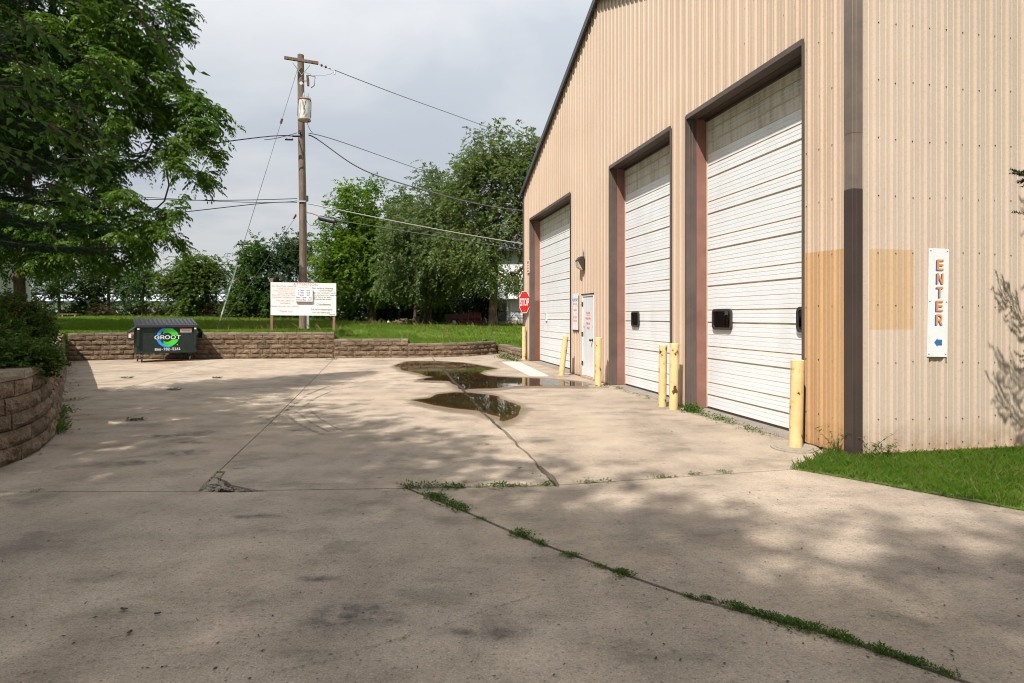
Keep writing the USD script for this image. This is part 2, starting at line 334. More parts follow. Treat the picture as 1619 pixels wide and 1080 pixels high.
WOODPOST = layered("post_wood", (2.0, [(0.3, (.17, .10, .065)), (0.7, (.28, .175, .125))]), [
    ("noise_texture", {"scale": 4.0, "detail": 5.0, "stretch": (10.0, 10.0, 0.8)}, [(0.3, g1(.6)), (0.6, g1(1.05))])], rough=0.85)
BOARDWHITE = layered("board_white", (1.8, [(0.3, (.60, .59, .565)), (0.7, (.68, .67, .65))]), [
    ("noise_texture", {"scale": 5.0, "detail": 5.0, "stretch": (0.6, 1.0, 2.5)}, [(0.28, g1(.88)), (0.5, g1(1.0))])], rough=0.5)
BARK = layered("bark", (2.5, [(0.3, (.060, .045, .034)), (0.7, (.13, .098, .074))]), [
    ("noise_texture", {"scale": 9.0, "detail": 5.0, "roughness": 0.7, "stretch": (2.0, 2.0, 0.35)}, [(0.3, g1(.45)), (0.7, g1(1.25))])], rough=0.95, spec=0.1, bump=[(12.0, 1.0, 0.04, 4.0)])
BARKELM = layered("elm_bark", (2.5, [(0.3, (.115, .078, .050)), (0.7, (.22, .155, .105))]), [
    ("noise_texture", {"scale": 7.0, "detail": 5.0, "roughness": 0.7, "stretch": (3.0, 3.0, 0.3)}, [(0.3, g1(.45)), (0.7, g1(1.25))])], rough=0.95, spec=0.1, bump=[(12.0, 1.0, 0.04, 4.0)])
BINGREEN = layered("dumpster_green", (2.0, [(0.3, (.010, .019, .015)), (0.7, (.016, .027, .022))]), [
    ("noise_texture", {"scale": 8.0, "detail": 6.0, "roughness": 0.7}, [(0.3, g1(.75)), (0.5, g1(1.0)), (0.60, g1(1.05)), (0.68, (2.2, 1.8, 1.5))])], rough=0.5, spec=0.3)
LIDBLACK = paint("black_plastic_lid", (.026, .028, .034), rough=0.42, var=0.25, scale=5)
LOGOBLUE = paint("logo_blue", (.01, .27, .80), rough=0.4)
LOGOGREEN = paint("logo_green", (.05, .66, .02), rough=0.4)
RUBBER = paint("rubber", (.02, .02, .02), rough=0.7, var=0.3, scale=30)
RIM = paint("wheel_grey", (.30, .27, .24), rough=0.6, var=0.4, scale=30)
WIREMAT = paint("black_cable", (.022, .022, .024), rough=0.5)
WIREGREY = paint("grey_cable", (.20, .20, .19), rough=0.5, metallic=0.3)
TANK = layered("transformer_paint", (3.0, [(0.3, (.42, .43, .41)), (0.7, (.56, .57, .55))]), [
    ("noise_texture", {"scale": 4.0, "detail": 6.0, "roughness": 0.7, "stretch": (1.6, 1.6, 0.6)}, [(0.0, g1(1.0)), (0.55, g1(1.0)), (0.64, (.75, .36, .18)), (1.0, (.45, .17, .07))])], rough=0.6)
RUST = paint("rust", (.25, .10, .045), rough=0.85, var=0.5, scale=25)
PORCELAIN = paint("brown_porcelain", (.13, .065, .045), rough=0.3)
YELLOW = layered("bollard_yellow", (4.0, [(0.3, (.54, .40, .185)), (0.7, (.60, .47, .245))]), [
    ("noise_texture", {"scale": 5.5, "detail": 4.0, "roughness": 0.55, "stretch": (1.4, 1.4, 1.0)}, [(0.0, (.15, .07, .045)), (0.378, (.15, .07, .045)), (0.395, (.90, .78, .58)), (0.46, g1(1.0)), (1.0, g1(1.0))]),
    ("noise_texture", {"scale": 1.6, "detail": 6.0, "roughness": 0.7}, [(0.3, (.93, .86, .70)), (0.5, g1(1.0)), (0.8, (1.04, 1.06, 1.2))])], rough=0.5, spec=0.4, bump=[(9.0, 0.25, 0.01, 4.0)])
WHITELINE = layered("road_paint_white", (3.0, [(0.3, (.40, .385, .355)), (0.7, (.47, .455, .425))]), [
    ("noise_texture", {"scale": 22.0, "detail": 6.0, "roughness": 0.75}, [(0.3, (.55, .48, .40)), (0.46, g1(1.0))])], rough=0.7, bump=[(90.0, 0.4, 0.006, 3.0)])
SIDING = layered("white_siding", (0.6, [(0.3, (.62, .63, .63)), (0.7, (.74, .75, .75))]), [
    ("noise_texture", {"scale": 3.0, "detail": 4.0, "stretch": (0.3, 0.3, 3.0)}, [(0.3, g1(.86)), (0.5, g1(1.0))])], rough=0.6)
TRIMWHITE = paint("white_trim", (.72, .72, .71), rough=0.5, var=0.08)
CURTAIN = paint("blind_blue_grey", (.30, .38, .39), rough=0.7, var=0.3, scale=2.0, stretch=(1, 1, 12))
STEP = paint("old_step_concrete", (.26, .22, .17), rough=0.9, var=0.3, scale=4, bump=0.4)
TRAILER = paint("trailer_maroon", (.14, .018, .028), rough=0.5, var=0.3, scale=4)
TRAILERLINE = paint("trailer_red", (.30, .035, .035), rough=0.5, var=0.2, scale=4)
SHEDROOF = paint("pale_metal_roof", (.50, .54, .60), rough=0.4, var=0.08, scale=0.2)
SHEDWALL = paint("pale_metal_wall", (.66, .68, .71), rough=0.45, var=0.06, scale=0.2)
SHEDDARK = paint("dark_band", (.05, .06, .075), rough=0.5)
STEEPLE = paint("red_brown_steeple", (.20, .055, .045), rough=0.6)
BARREL = paint("rusty_dark_barrel", (.045, .020, .016), rough=0.8, var=0.4, scale=9)
DEADWOOD = paint("dead_wood", (.21, .145, .098), rough=0.95, var=0.45, scale=20, rnd=0.35)
COVERMAT = paint("black_grill_cover", (.016, .020, .026), rough=0.35, var=0.3, scale=8)
LENS = mat("lamp_lens", {"g": ("geometry", {}), "n": ("noise_texture", {"scale": 30.0}), "r": ("rgb_ramp", {"ramp": [(0.3, (.42, .40, .28)), (0.7, (.62, .60, .46))]}), "p": ("principled_bsdf", {"roughness": 0.25, "transmission_weight": 0.2})},
           [("g.position", "n.vector"), ("n.fac", "r.fac"), ("r.color", "p.base_color")])
TEREBARK = BARK

def decal(name, col, scale, lo, hi, strength=0.8, stretch=None, rough=0.8):
    """worn mark on the slab: colour with a noisy see-through edge"""
    nodes = {"g": ("geometry", {}), "n": ("noise_texture", {"scale": scale, "detail": 6.0, "roughness": 0.7}), "r": ("map_range", {"from_min": lo, "from_max": hi, "to_max": strength, "clamp": True}),
             "at": ("attribute", {"attribute": "edge"}), "mu": ("math", {"math_type": "multiply"}),
             "t": ("transparent_bsdf", {}), "p": ("principled_bsdf", {"base_color": col, "roughness": rough, "specular_ior_level": 0.2}), "m": ("mix_closure", {})}
    links = [("n.fac", "r.value"), ("r.result", "mu.value1"), ("at.fac", "mu.value2"), ("mu.value", "m.fac"), ("t.BSDF", "m.closure1"), ("p.BSDF", "m.closure2")]
    if stretch is not None:
        nodes["mp"] = ("mapping", {"scale": stretch}); links += [("g.position", "mp.vector"), ("mp.vector", "n.vector")]
    else: links.append(("g.position", "n.vector"))
    return mat(name, nodes, links, surface="m.closure")
TYRE = decal("tyre_rubber_mark", (.055, .047, .043), 9.0, 0.34, 0.62, 0.85)
OIL = decal("oil_stain", (.060, .052, .048), 9.0, 0.36, 0.66, 0.72)
RUSTSTAIN = decal("rust_stain", (.36, .155, .05), 5.0, 0.35, 0.65, 0.6)
WETRIM = decal("damp_concrete", (.185, .135, .09), 3.0, 0.10, 0.5, 0.80, rough=0.5)
EDGEDIRT = decal("edge_dirt", (.085, .066, .044), 16.0, 0.40, 0.66, 0.75)
CRACKDARK = decal("crack_line", (.045, .036, .030), 12.0, 0.30, 0.5, 0.9)
WATER = mat("puddle_water", {"g": ("geometry", {}), "n": ("noise_texture", {"scale": 2.0, "detail": 2.0}), "b": ("bump", {"strength": 0.015, "distance": 0.05}),
    "fr": ("fresnel", {"IOR": 1.33}), "n2": ("noise_texture", {"scale": 1.6, "detail": 5.0}), "r2": ("rgb_ramp", {"ramp": [(0.3, (.030, .022, .012)), (0.7, (.060, .043, .022))]}),
    "d": ("diffuse_bsdf", {}), "t": ("transparent_bsdf", {}), "gl": ("glossy_bsdf", {"roughness": 0.01}), "m0": ("mix_closure", {}), "m": ("mix_closure", {}),
    "ed": ("attribute", {"attribute": "edge"}), "dp": ("math", {"math_type": "multiply", "value2": 0.34}), "tc": ("mix_color", {"a": (.72, .64, .52), "b": (.40, .31, .19)})},
    [("ed.fac", "dp.value1"), ("dp.value", "m0.fac"), ("ed.fac", "tc.fac"), ("tc.result", "t.color"), ("g.position", "n.vector"), ("n.fac", "b.height"), ("b.normal", "gl.normal"), ("b.normal", "fr.normal") if False else ("fr.fac", "m.fac"), ("g.position", "n2.vector"), ("n2.fac", "r2.fac"), ("r2.color", "d.color"),
     ("t.BSDF", "m0.closure1"), ("d.BSDF", "m0.closure2"), ("m0.closure", "m.closure1"), ("gl.BSDF", "m.closure2")], surface="m.closure")

def sheet(name, poly, z, m, parent, step=0.12, fall=0.1, label=None, kind=None, cat=None):
    """flat mark a few millimetres above the slab; vertex value 'edge' runs from 0 at its rim to 1 inside"""
    pts = [np.array(poly.exterior.interpolate(s).coords[0]) for s in np.arange(0, poly.exterior.length, step)]
    x0, y0, x1, y1 = poly.bounds
    n = max(4, int((x1 - x0) / step)), max(4, int((y1 - y0) / step))
    gx, gy = np.meshgrid(np.linspace(x0, x1, n[0]), np.linspace(y0, y1, n[1]))
    inner = poly.buffer(-step * 0.5)
    q = np.stack([gx.ravel(), gy.ravel()], 1)
    if not inner.is_empty: q = q[shapely.contains_xy(inner, q)]
    p = np.vstack([pts, q]) if len(q) else np.array(pts)
    tri = Delaunay(p).simplices
    cen = p[tri].mean(1); tri = tri[shapely.contains_xy(poly, cen)]
    a = np.cross(np.c_[p[tri[:, 1]] - p[tri[:, 0]], np.zeros(len(tri))], np.c_[p[tri[:, 2]] - p[tri[:, 0]], np.zeros(len(tri))])[:, 2]
    tri[a < 0] = tri[a < 0][:, ::-1]
    used, inv = np.unique(tri, return_inverse=True); p, tri = p[used], inv.reshape(tri.shape)
    d = shapely.distance(shapely.points(p), poly.exterior)
    g = usdkit.mesh(stage, _path(parent, name), (np.c_[p, np.full(len(p), z)], tri), m)
    pv = UsdGeom.PrimvarsAPI(g).CreatePrimvar("edge", Sdf.ValueTypeNames.FloatArray, "vertex")
    pv.Set(Vt.FloatArray.FromNumpy(np.clip(d / max(fall, 1e-4), 0, 1).astype(np.float32)))
    return tag(g.GetPrim(), label, cat, None, kind)

# ------------------------------------------------------------------ plan of the place
C0 = np.array([3.830, 7.105]); D = np.array([-.2022, .9793]); E = np.array([.9793, .2022])
D3, E3, UP = np.array([*D, 0]), np.array([*E, 0]), np.array([0, 0, 1.0])
def tpx(px): q = (px - 809.5) / F; return (C0[0] - C0[1] * q) / (-D[0] + D[1] * q)
def spx(px): q = (px - 809.5) / F; return (C0[1] * q - C0[0]) / (E[0] - E[1] * q)
def W(t, w=0.0, z=0.0): p = C0 + D * t + E * w; return np.array([p[0], p[1], z])       # front wall: along, inward, up
def S(s, o=0.0, z=0.0): p = C0 + E * s - D * o; return np.array([p[0], p[1], z])       # right wall: along, outward, up
RW = np.stack([E3, D3, UP], 1)
LEN, EAVE, APEX = 16.77, 6.17, 9.34
def ztop(t): return EAVE + (APEX - EAVE) * (1 - abs(t - LEN / 2) / (LEN / 2))

left_path = np.array([(-13.5, 4.1), (-10.5, 4.25), (-8.2, 4.45), (-7.0, 4.75), (-6.15, 5.2), (-5.62, 5.75), (-5.40, 6.35), (-5.37, 6.64), (-5.47, 7.2),
                      (-5.84, 8.0), (-6.42, 8.9), (-7.45, 10.4), (-8.2, 11.5), (-9.53, 13.4), (-12.5, 17.7), (-15.9, 22.55)])
back_path = np.array([(-15.9, 22.6), (-14.14, 23.35), (-6.82, 24.13), (-4.02, 24.43), (-2.6, 24.72), (-1.7, 25.25), (-.63, 26.9)])
return_path = np.array([(-.60, 26.95), (-.2, 25.6), (.30, 23.9)])

def offset(path, d):                                 # to the left of travel
    return np.array(LineString(path).parallel_offset(d, "left", join_style=2).coords) if d > 0 else path

edge_lawn = [(2.92, 6.62), (3.30, 6.23), (4.2, 5.19), (5.2, 4.1), (7.0, 2.3), (12.0, -2.0)]
yard = Polygon([*map(tuple, offset(left_path, .12)), *map(tuple, offset(back_path, .12)),
                (-.35, 27.1), (.42, 23.95), tuple(W(16.5, .1)[:2]), tuple(W(16.2, .55)[:2]), tuple(W(.5, .55)[:2]), tuple(W(.35, .05)[:2]), *edge_lawn, (12, -16), (-13.5, -16)]).buffer(0)

# ------------------------------------------------------------------ ground
def sstep(a, b, x): t = np.clip((x - a) / (b - a), 0, 1); return t * t * (3 - 2 * t)
def lawn_z(x, y):
    x, y = np.asarray(x, float), np.asarray(y, float)
    hb = .975 - (.975 - .705) * sstep(-6.86, -6.74, x) - (.705 - .53) * sstep(-4.06, -3.94, x) - (.53 - .34) * sstep(-.75, 0.3, x)
    slope = np.clip(.006 + .024 * (-x - 3) / 20, .004, .030)
    far = 1.0 + slope * np.clip(y - 24.5, 0, 22)
    k = sstep(24.9, 31.5, y)
    h = hb + (far - hb) * k
    h = np.where(x > 1.0, h * (1 - sstep(1, 3, x)) + sstep(1, 3, x) * (.30 + .7 * sstep(27, 38, y)), h)
    rx = (x - C0[0]) * E[0] + (y - C0[1]) * E[1]; rt = (x - C0[0]) * D[0] + (y - C0[1]) * D[1]
    flat = (rx > -.1) & (rt < LEN + .03) | (y < 4.05) | ((x > -3) & (y < 12))
    h = np.where(flat, .012, h)
    h = np.where(y > 70, 1.25, h)
    return h

def build_terrain():
    ring = unary_union([yard, Polygon([*map(tuple, offset(left_path, .34)), *map(tuple, offset(back_path, .34)), (-.2, 27.1), (.5, 23.95), (0, 20), (-8, 10), (-6, 6), (-13.5, 3.9)]).buffer(0)]).buffer(0)
    ring = Polygon(ring.exterior)
    L = ring.exterior.length
    bd = np.array([ring.exterior.interpolate(s).coords[0] for s in np.arange(0, L, .22)])
    rng = np.random.default_rng(5)
    def grid(x0, x1, y0, y1, st):
        gx, gy = np.meshgrid(np.arange(x0, x1, st), np.arange(y0, y1, st)); q = np.stack([gx.ravel(), gy.ravel()], 1)
        return q + rng.uniform(-.2, .2, q.shape) * st
    pts = np.vstack([grid(-45, 24, 3, 64, .9), grid(-7.6, 1.2, 24.0, 28, .16), grid(-240, 240, -100, 260, 12), grid(-1500, 1500, -800, 1900, 110)])
    pts = pts[~shapely.contains_xy(ring.buffer(.07), pts)]
    p = np.vstack([bd, pts]); tri = Delaunay(p).simplices
    cen = p[tri].mean(1); tri = tri[~shapely.contains_xy(ring, cen)]
    z = lawn_z(p[:, 0], p[:, 1]) + .03 * (meshkit.fbm(np.c_[p * .6, np.zeros(len(p))], 3, 2) - .5) * (np.hypot(p[:, 0], p[:, 1]) < 80)
    n = len(bd); k = np.arange(n); k2 = (k + 1) % n; m = len(p)
    v = np.vstack([np.c_[p, z], np.c_[bd, np.full(n, -.12)]])
    return v, np.vstack([tri, np.c_[k, m + k, m + k2], np.c_[k, m + k2, k2]])
tv, tf = build_terrain()
obj("lawn", (tv, tf), LAWN, smooth=True, kind="structure", label="mown green lawn above the block retaining walls")

# ------------------------------------------------------------------ concrete yard: slabs parted by joints
pavement = thing("pavement", "pale tan concrete yard slabs with weedy joints", kind="structure")
srng = np.random.default_rng(11)
def jag(pts, amp, step=.12, seed=0):
    l = LineString(pts); s = np.arange(0, l.length + step, step)
    p = np.array([l.interpolate(min(x, l.length)).coords[0] for x in s])
    t = np.gradient(p, axis=0); t /= np.linalg.norm(t, axis=1, keepdims=True); nrm = np.stack([-t[:, 1], t[:, 0]], 1)
    n = meshkit.fbm(np.c_[s * 1.7, s * 0, np.full(len(s), seed + .5)], 4, seed) - .5
    return p + nrm * (n * 2 * amp)[:, None]
def ext(a, b, k): a, b = np.array(a), np.array(b); v = (b - a) / np.linalg.norm(b - a); return b + v * k
J2 = [ext(G(0, 778), G(-60, 778.2), 6), G(0, 778), G(312, 776.6), G(640, 772.2), G(870, 768), G(1250, 742.5), ext(G(870, 768), G(1250, 742.5), .5)]
J1 = [G(312, 777.5), G(430, 665.5), G(525, 570), ext(G(430, 665.5), G(525, 570), 3.5)]
J3 = [ext(G(830, 715), G(884, 769), -.05), G(860, 745), G(830, 715), G(795, 682), G(760, 650), G(737, 622), G(715, 600), G(700, 584), ext(G(760, 650), G(700, 584), 9)]
J4 = [G(640, 771), G(735, 808), G(830, 850.5), G(960, 899), G(1100, 948), G(1310, 1003), G(1520, 1076), ext(G(1310, 1003), G(1520, 1076), 9)]
J5 = [ext(G(300, 584), G(118, 637), 1.2), G(118, 637), G(300, 584), ext(G(118, 637), G(300, 584), 6)]
J6 = [G(462, 643), G(600, 645), G(722, 648.5)]
J7 = [G(560, 574), G(690, 574), G(850, 571.5)]
joint_lines = [(jag(J2, .018, .1, 1), .011), (jag(J1, .008, .1, 2), .008), (jag(J3, .055, .08, 3), .015), (jag(J4, .022, .08, 4), .016), (jag(J5, .006, .15, 5), .008), (jag(J6, .006, .15, 6), .0045), (jag(J7, .006, .2, 7), .006)]
cuts = []
for k, (l, hw) in enumerate(joint_lines):
    if k == 2:                                       # the wide ragged crack: width varies along it
        s = np.arange(len(l)); wv = hw * (.55 + 1.5 * meshkit.fbm(np.c_[s * .16, s * 0, s * 0 + 9], 3, 8))
        cuts.append(unary_union([LineString(l[i:i + 2]).buffer(wv[i]) for i in range(len(l) - 1)]))
    else: cuts.append(LineString(l).buffer(hw, cap_style=2))
hole = Polygon([G(*q) for q in [(312, 777), (321, 767), (334, 752.5), (343, 744), (357, 745.5), (352, 752), (349, 757), (358, 760), (366, 766.5), (388, 771), (405, 774.5), (424, 777), (380, 778.5), (345, 778.5)]])
cuts.append(hole)
# a spalled tongue of bare base at the foot of the wide crack
cuts.append(Polygon([G(*q) for q in [(850, 737), (855, 737), (866, 746), (876, 753), (882, 764), (884, 769), (878, 769), (868, 757), (860, 748)]]).buffer(.004))
parts_ = yard.difference(unary_union(cuts))
for g in sorted(getattr(parts_, "geoms", [parts_]), key=lambda g: -g.area):
    if g.area < .004: continue
    g = g.simplify(.004)
    m = trimesh.creation.extrude_polygon(g, .10, engine="earcut"); m.apply_translation([0, 0, -.10])
    obj("slab", m, CONCRETE, pavement)
sp = trimesh.creation.extrude_polygon(yard.buffer(-.03).simplify(.02), .02, engine="earcut"); sp.apply_translation([0, 0, -.085])
obj("soil_base", sp, SOIL, pavement)
rb = MB()
for k in range(150):
    q = None
    while q is None or not hole.buffer(.03).contains(Point(q)): q = srng.uniform(hole.bounds[:2], hole.bounds[2:])
    if (q[1] - hole.bounds[1]) < .12 and srng.random() < .6: continue
    r = srng.uniform(.006, .028); m = trimesh.creation.icosphere(subdivisions=1, radius=r); m.vertices *= srng.uniform(.5, 1.1, (len(m.vertices), 1)) * np.array([1.2, 1, .7])
    m.apply_translation([q[0], q[1], -.04 + r * .4 + srng.uniform(0, .015)]); rb.mesh(m)
for pts in ([(343, 746), (355, 746.5), (348, 753), (336, 753.5)], [(334, 755), (347, 755), (346, 763), (325, 765)], [(322, 768), (334, 768), (330, 775), (316, 776.5)]):
    po = Polygon([G(*q) for q in pts]).buffer(-.012)
    M = np.eye(4); M[2, 3] = -.055 - srng.uniform(0, .006); rb.prism(po, .05, M)
obj("rubble", rb, COLLAR, pavement, kind="stuff")
line = Polygon([G(792, 572), G(819, 571.6), G(870, 595.2), G(840, 596)])
sheet("painted_line", line, .004, WHITELINE, pavement, step=.3, fall=.001)

# puddle: damp rim and water, both thin level sheets on the slab
def zc4(q): return (600 + q[0] * .2224, 550 + q[1] * .2224)
up = [(108, 128), (180, 99), (280, 95), (430, 98), (600, 108), (720, 128), (840, 150), (740, 165), (715, 180), (760, 197), (850, 206), (1000, 213), (1200, 227), (1400, 243), (1500, 263), (1450, 276), (1150, 274), (950, 277), (800, 289), (640, 292), (610, 300), (560, 292), (540, 262), (490, 238), (380, 236), (255, 229), (390, 207), (330, 200), (230, 172), (165, 160)]
lo = [(220, 378), (350, 360), (400, 335), (520, 317), (640, 320), (720, 335), (850, 347), (890, 372), (955, 400), (1005, 424), (995, 450), (980, 480), (940, 512), (880, 534), (845, 515), (850, 497), (770, 470), (700, 447), (540, 434), (430, 420), (350, 405)]
damp_extra = [(600, 285), (720, 292), (725, 318), (850, 345), (910, 375), (990, 408), (1085, 435), (1035, 462), (1020, 492), (960, 524), (880, 545), (835, 520), (560, 445), (400, 425), (210, 380), (350, 355), (540, 305)]
def plan(poly, amp=.04, seed=0):
    c = np.array([G(*zc4(q)) for q in poly]); c = np.vstack([c, c[:1]])
    l = LineString(c); s = np.arange(0, l.length, .08); p = np.array([l.interpolate(x).coords[0] for x in s])
    n1 = meshkit.fbm(np.c_[p * 1.6, np.zeros(len(p))], 4, seed) - .5; n2 = meshkit.fbm(np.c_[p * 1.6, np.ones(len(p)) * 7], 4, seed + 1) - .5
    return Polygon(p + np.c_[n1, n2 * 3.2] * amp * 2).buffer(0)
pud = unary_union([plan(up, .05, 3), plan(lo, .05, 5)])
from shapely.affinity import translate as shift
damp = unary_union([pud.buffer(.17), shift(pud, 0, .30).buffer(.12), shift(pud, 0, -.42).buffer(.12), plan(damp_extra, .05, 8).buffer(.08)])
sheet("damp_patch", max(getattr(damp, "geoms", [damp]), key=lambda g: g.area), .004, WETRIM, pavement, step=.12, fall=.24)
for k, g in enumerate(sorted(getattr(pud, "geoms", [pud]), key=lambda g: -g.area)):
    if g.area < .05: continue
    sheet("puddle", g, .009, WATER, None, step=.12, fall=.22, label=("long brown rain puddle by the left bay door reflecting wall and sign" if k == 0 else "smaller brown puddle lying across the wide crack"), cat="puddle")
# marks on the concrete
for k in range(2):
    seg = joint_lines[2][0]; seg = seg[(seg[:, 1] > (9.0, 13.2)[k]) & (seg[:, 1] < (13.3, 19.5)[k])]
    sheet("crack", LineString(jag(seg, .03, .07, 60 + k)).buffer((.026, .045)[k], cap_style=2), .0105, CRACKDARK, pavement, step=.03, fall=.012)
def ribbon(px, w, z, m, name="tyre_mark", fall=None):
    l = LineString([G(*q) for q in px]); sheet(name, l.buffer(w / 2, cap_style=2), z, m, pavement, step=max(w * .6, .03), fall=fall or w * .45)
for k, px in enumerate([[(560, 605), (520, 611), (490, 622), (470, 636), (452, 650), (430, 662)], [(566, 611), (528, 617), (500, 629), (482, 642), (462, 657)], [(452, 655), (468, 668), (490, 680), (512, 688)], [(470, 652), (485, 664), (505, 676), (520, 683)], [(490, 648), (505, 662), (530, 676), (545, 682)],
                        [(435, 672), (422, 662), (410, 660)], [(560, 604), (610, 601), (660, 603), (700, 606)]]):
    ribbon(px, [.10, .07, .09, .06, .06, .08, .14][k], .004 + .0012 * (k % 3), TYRE)
for k, (px, py, a, b) in enumerate([(446, 636, .35, .5), (310, 686, .42, .30), (290, 716, .4, .25), (470, 680, .2, .18), (215, 732, .30, .16), (378, 741, .10, .05), (600, 755, .06, .03), (300, 700, .3, .15), (255, 690, .35, .2), (405, 817, .25, .1), (560, 960, .22, .05), (505, 915, .18, .08), (770, 1003, .30, .12), (560, 975, .35, .18), (690, 712, .05, .05)]):
    c = G(px, py); ang = np.linspace(0, 2 * np.pi, 22)[:-1]; rr = 1 + .35 * (srng.random(21) - .5)
    sheet("oil_spot", Polygon(np.c_[c[0] + a * rr * np.cos(ang), c[1] + b * rr * np.sin(ang)]), .004 + .001 * (k % 2), OIL, pavement, step=max(.02, b * .3), fall=b * .8)
sheet("rust_streak", Polygon([G(*q) for q in [(203, 571), (255, 570.5), (308, 572), (318, 575), (262, 576), (205, 574.5)]]), .0045, RUSTSTAIN, pavement, step=.15, fall=.25)
for px, w in [([(26, 1070), (120, 1052), (190, 1040), (259, 1029), (330, 1019), (420, 1007), (500, 994), (555, 984), (590, 979)], .011), ([(432, 1066), (520, 1044), (610, 1017), (700, 990), (770, 966), (842, 943)], .012), ([(655, 643.2), (690, 645.5), (716, 648)], .03), ([(535, 725), (640, 712), (690, 700)], .006), ([(925, 795), (980, 830), (1060, 862), (1150, 905)], .006)]:
    l = jag([G(*q) for q in px], .012, .06, int(px[0][0])); sheet("crack", LineString(l).buffer(w / 2, cap_style=2), .0065, CRACKDARK, pavement, step=.02, fall=.002)

# ------------------------------------------------------------------ block retaining walls
brng = np.random.default_rng(21)
def block_variant(w, h, d, seed, split=True):
    r = np.random.default_rng(seed); nx, nz = (5, 3) if split else (3, 2)
    u, v = np.meshgrid(np.linspace(-w / 2, w / 2, nx + 1), np.linspace(0, h, nz + 1), indexing="ij")
    inner = (np.abs(u) < w / 2 - 1e-6) & (v > 1e-6) & (v < h - 1e-6)
    y = np.where(inner, -r.uniform(.002, .040, u.shape), r.uniform(.006, .020, u.shape))       # -y is the exposed face
    if not split: y = np.where(inner, -.006, .006)
    v2 = v + np.where(inner, r.uniform(-.015, .015, v.shape), 0)
    pts = np.stack([u, y, v2], -1).reshape(-1, 3); n = nz + 1; f = []
    for i in range(nx):
        for j in range(nz):
            a = i * n + j
            f += [(a, a + n, a + n + 1), (a, a + n + 1, a + 1)] if (i + j) % 2 else [(a, a + n, a + 1), (a + n, a + n + 1, a + 1)]
    rim = [i * n for i in range(nx + 1)] + [nx * n + j for j in range(1, n)] + [i * n + n - 1 for i in range(nx - 1, -1, -1)] + [j for j in range(n - 2, 0, -1)]
    base = len(pts); back = pts[rim].copy(); back[:, 1] = d
    pts = np.vstack([pts, back, [[0, d, h / 2]]]); m = len(rim)
    for k in range(m):
        k2 = (k + 1) % m
        f += [(rim[k], base + k, base + k2), (rim[k], base + k2, rim[k2]), (base + k, base + m, base + k2)]
    return pts, np.array(f)
def chain(path, width, start):
    l = LineString(path); out = []; s = start
    while s < l.length - .06:
        e = min(s + width * brng.uniform(.88, 1.12), l.length)
        if l.length - e < .2: e = l.length
        a, b = np.array(l.interpolate(max(s, 0)).coords[0]), np.array(l.interpolate(e).coords[0])
        out.append((a, b)); s = e
    return out
COURSE, CAPH = .178, .11
def retaining(name, label, segs, width):
    """segs: (path, z of the ground sunk, courses). Blocks run along each path, the yard to the right of travel."""
    t = thing(name, label, "retaining wall")
    for path, sunk, nc in segs:
        for c in range(nc + 1):
            cap = c == nc; z = c * COURSE - sunk; h = CAPH if cap else COURSE
            pp = np.array(offset(path, max(.018 * c - (.02 if cap else 0), 1e-6)) if c else path)
            wbase = width * (1.05 if cap else 1.0)
            for a, b in chain(pp, wbase, -width * .5 * (c % 2) * brng.uniform(.8, 1.0)):
                wlen = np.linalg.norm(b - a)
                if wlen < .05: continue
                x = (b - a) / wlen; y = np.array([-x[1], x[0]])
                v, f = block_variant(wlen - .011, h - .007, .30, int(brng.integers(1e6)), split=not cap)
                dz, dy = brng.uniform(-.002, .002), brng.uniform(-.010, .010)
                mid = (a + b) / 2
                w = np.c_[mid[0] + v[:, 0] * x[0] + (v[:, 1] + dy) * y[0], mid[1] + v[:, 0] * x[1] + (v[:, 1] + dy) * y[1], v[:, 2] + z + dz]
                obj("cap_block" if cap else "block", (w, f), CAPBLOCK if cap else BLOCK, t)
    return t
def cutpath(path, s0, s1):
    l = LineString(path); ss = [s0] + [s for s in np.cumsum([0, *np.linalg.norm(np.diff(path, axis=0), axis=1)]) if s0 < s < s1] + [s1]
    return np.array([l.interpolate(s).coords[0] for s in ss])
retaining("retaining_wall", "curved tan block retaining wall along the left side holding shrubs", [(left_path, 0.0, 5)], .56)
bl = LineString(back_path); sA, sB = bl.project(Point(-6.80, 24.13)), bl.project(Point(-4.02, 24.43))
retaining("retaining_wall", "long tan block retaining wall behind the dumpster, stepping down to the right",
          [(cutpath(back_path, 0, sA), 0.0, 5), (cutpath(back_path, sA, sB), .09, 4), (cutpath(back_path, sB, bl.length), .093, 3), (return_path[:2], .05, 2), (return_path[1:], .10, 2)], .50)

